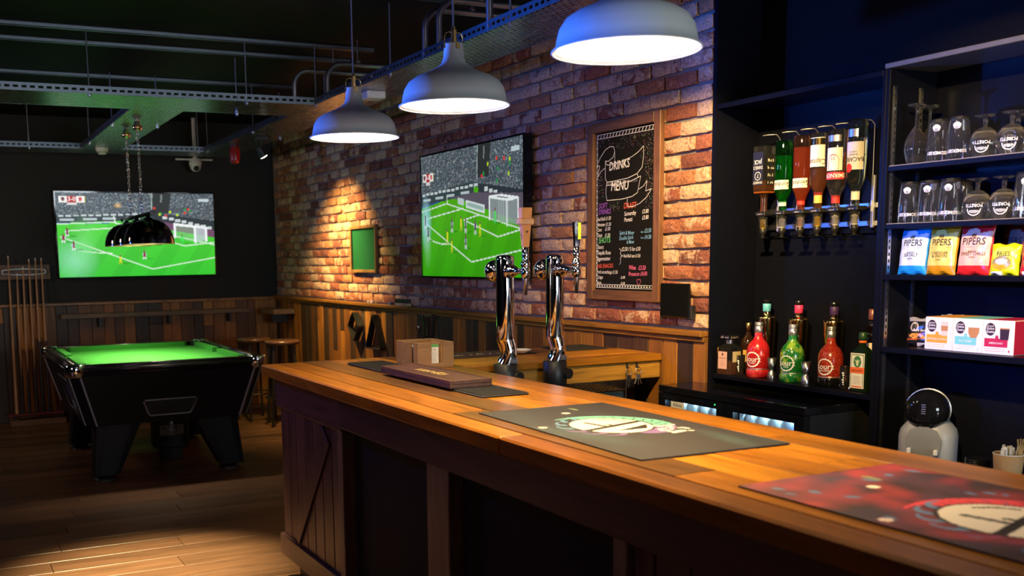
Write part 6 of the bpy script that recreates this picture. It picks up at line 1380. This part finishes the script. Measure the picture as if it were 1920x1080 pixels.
tray('short perforated cable tray carrying the pool table light', 1.225, 1.57, 7.132, 9.668, 'Y', [(1.235,7.96),(1.56,7.96),(1.235,9.2)])
tray('perforated cable tray crossing close to the back wall', -2.9, 2.303, 9.67, 10.06, 'X', [(2.256,9.69),(0.8,9.69)])
def strut(x0, x1, y, label):
    h = CEIL-STRUTZ
    o = MB().box(x0,x1,y-0.02,y-0.006,STRUTZ,STRUTZ+0.0025).box(x0,x1,y+0.006,y+0.02,STRUTZ,STRUTZ+0.0025).box(x0,x1,y-0.02,y-0.0175,STRUTZ,STRUTZ+h).box(x0,x1,y+0.0175,y+0.02,STRUTZ,STRUTZ+h).box(x0,x1,y-0.02,y+0.02,STRUTZ+h-0.003,STRUTZ+h-0.0005).build('strut_channel', GALV); tag(o, label, 'strut channel', 'steel strut channels under the ceiling')
strut(-2.9, 2.73, 6.58, 'steel strut channel highest in the picture on the left')
strut(-2.9, 2.72, 7.00, 'steel strut channel just below the highest one on the left')
strut(-2.9, 2.68, 8.18, 'steel strut channel above the green glowing tray')
strut(-2.9, 2.66, 9.68, 'steel strut channel farthest back near the back wall')
strut(1.6, 2.69, 5.19, 'short steel strut channel above the middle pendant lamp')
COND = mat('conduit_steel', (0.42,0.44,0.48), 0.35, 0.95)
def hoop(x, y, xe, label, top=2.745):
    r = 0.10; pts = [(x,y,ZTR+0.002),(x,y,top-r)]+[(x+r-r*math.cos(a),y,top-r+r*math.sin(a)) for a in np.linspace(0.2,math.pi/2,7)]+[(xe,y,top)]
    o = empty('conduit_pipe', (0,0,0), 0, label, 'conduit', 'bent conduit pipes over the cable tray')
    MB().tube(pts,0.0155,10).build('pipe', COND, o)
    MB().cbox((x+xe)/2-0.012,(x+xe)/2+0.012,y-0.02,y+0.02,top+0.010,top+0.03,0.004).cyl(((x+xe)/2,y,top+0.02),((x+xe)/2,y,CEIL),0.004,seg=6).build('clip', STEEL, o)
hoop(2.318, 4.90, 2.86, 'bent conduit pipe left of the middle pendant cord, front of its pair')
hoop(2.330, 4.76, 2.80, 'bent conduit pipe left of the middle pendant cord, rear of its pair', 2.762)
hoop(2.20, 6.66, 2.75, 'bent conduit pipe left of the far pendant cord, outer one of its pair', 2.73)
hoop(2.32, 6.36, 2.74, 'bent conduit pipe left of the far pendant cord, inner one of its pair', 2.73)
cp_ = MB().cyl((2.318,4.22,ZTR+0.002),(2.318,4.22,CEIL),0.0155,seg=12).build('conduit_pipe', COND); tag(cp_, 'straight vertical conduit pipe right of the middle pendant cord', 'conduit')
for x, y, lab_ in ((2.46, 5.95, 'white junction box under the tray beside the far pendant lamp'), (2.50, 3.45, 'white junction box under the tray beside the nearest pendant lamp')):
    tag(MB().cbox(-0.06,0.06,-0.06,0.06,-0.045,-0.001,0.006).build('junction_box', WHITE, loc=(x,y,ZTR)), lab_, 'junction box')

# ------------------------------------------------------------------ ceiling gadgets
sd = empty('smoke_detector', (1.382, 9.55, ZTR), 0, 'white smoke detector under the short cable tray', 'smoke detector')
MB().lathe([(0.030,-0.058),(0.036,-0.045),(0.050,-0.030),(0.055,-0.012),(0.055,-0.001)],28).build('body', WHITE, sd)
gr = MB()
for k in range(12): a = 2*math.pi*k/12; gr.cyl((0.040*math.cos(a),0.040*math.sin(a),-0.046),(0.046*math.cos(a),0.046*math.sin(a),-0.034),0.004,seg=6)
gr.build('vents', mat('grey_vent',(0.2,0.2,0.22),.5), sd)
sc2 = empty('security_camera', (2.363, 10.30, ZTR), 0, 'white dome security camera hanging near the back wall', 'security camera')
MB().lathe([(0.052,-0.075),(0.060,-0.06),(0.060,-0.03),(0.05,-0.02),(0.05,-0.001)],24).cyl((0,0,-0.01),(0,0,CEIL-ZTR),0.02).cbox(-0.19,0.17,-0.012,0.012,-0.018,-0.004,0.002).build('housing', WHITE, sc2)
MB().sphere((0,0,-0.075),0.052,20,12).build('dome', WHITE, sc2); MB().sphere((0,-0.026,-0.090),0.032,14,10).build('lens', BLACKG, sc2)
rs_ = empty('alarm_sounder', (2.398, 8.95, ZTR), 0, 'dark red cylindrical alarm sounder under the cable tray', 'alarm')
MB().lathe([(0.028,-0.165),(0.040,-0.150),(0.043,-0.135),(0.043,-0.04),(0.038,-0.03)],24).build('beacon', mat('red_plastic',(0.30,0.008,0.012),.3), rs_); MB().lathe([(0.036,-0.05),(0.036,-0.001)],20).build('base', mat('dark_red_base',(0.06,0.004,0.006),.4), rs_)
sp_ = empty('spotlight', (2.46, 8.34, ZTR), 0, 'small lit spotlight under the cable tray aimed at the brick wall', 'spotlight')
aim = Vector((3.22, 8.48, 1.15))-Vector((2.46,8.34,2.36)); aim.normalize()
MB().cbox(-0.05,0.05,-0.03,0.03,-0.03,-0.001,0.003).cyl((0,0,-0.03),(0,0,-0.125),0.006,seg=8).build('mount', BLACKM, sp_)
hc_ = Vector((0,0,-0.135)); MB().cyl(hc_-aim*0.055, hc_+aim*0.028, 0.022, 0.034, 20).build('lamp_head', BLACKM, sp_)
MB().cyl(hc_+aim*0.029, hc_+aim*0.032, 0.029, 0.029, 20).build('lens', emit('spot_lens',(1.0,0.93,0.70),14.0), sp_)
l = light('brick_spot', 'SPOT', (0,0,0), 380, (1.0,0.66,0.22), spot_size=R(98), spot_blend=1.0, shadow_soft_size=0.025)
l.parent = sp_; l.location = hc_+aim*0.04; l.rotation_euler = aim.to_track_quat('-Z','Y').to_euler()
# assumed housings added for the unseen blue wash lights (outside the picture)
for k, (yy, lz, lab_) in enumerate(((8.6,2.1,'assumed blue LED wash lamp on the left wall beside the pool table'),(2.2,2.1,'assumed blue LED wash lamp high on the left wall facing the shelves'),(7.3,0.9,'assumed low blue LED uplight on the left wall in front of the pool table'),(8.0,0.9,'assumed low blue LED uplight on the left wall level with the pool table'))):
    o = empty('assumed_wash_lamp', (-2.95, yy, lz), 0, lab_, 'assumed wall lamp'); MB().cbox(-0.049,0.05,-0.12,0.12,-0.10,0.10,0.01).build('housing', BLACKM, o)

o = empty('assumed_wash_lamp', (0.07, 5.95, 2.10), 0, 'assumed blue LED wash lamp hung under the crossing cable tray', 'hanging lamp')  # assumed unseen lamp, added for the blue on the brick
MB().cbox(-0.10,0.03,-0.08,0.08,-0.08,0.08,0.01).build('housing', BLACKM, o); MB().cyl((-0.04,0,0.08),(-0.04,0,CEIL-2.10),0.008,seg=8).build('drop_rod', GALV, o)

# assumed housings of the unseen track spots and ceiling downlight (above the picture)
for (sx_, sy_, sz_), (tx_, ty_, tz_), lab_ in (((1.98,2.62,2.62),(3.25,3.92,1.55),'assumed black track spot aimed at the spirits shelf'), ((0.90,1.10,2.72),(3.34,2.42,1.60),'assumed black track spot aimed at the glass shelves'), ((0.76,4.86,2.84),(0.84,4.98,0.0),'assumed black ceiling downlight over the floor by the bar end')):
    d_ = (Vector((tx_,ty_,tz_))-Vector((sx_,sy_,sz_))).normalized(); o = empty('spotlight', (sx_,sy_,sz_), 0, lab_, 'spotlight')
    MB().cyl(-d_*0.14, -d_*0.04, 0.032, 0.038, 18).build('lamp_head', BLACKM, o)
    MB().cyl(-d_*0.13, (-d_.x*0.13,-d_.y*0.13,CEIL-sz_), 0.008, seg=8).build('stem', BLACKM, o) if CEIL-sz_ > -d_.z*0.13+0.02 else None
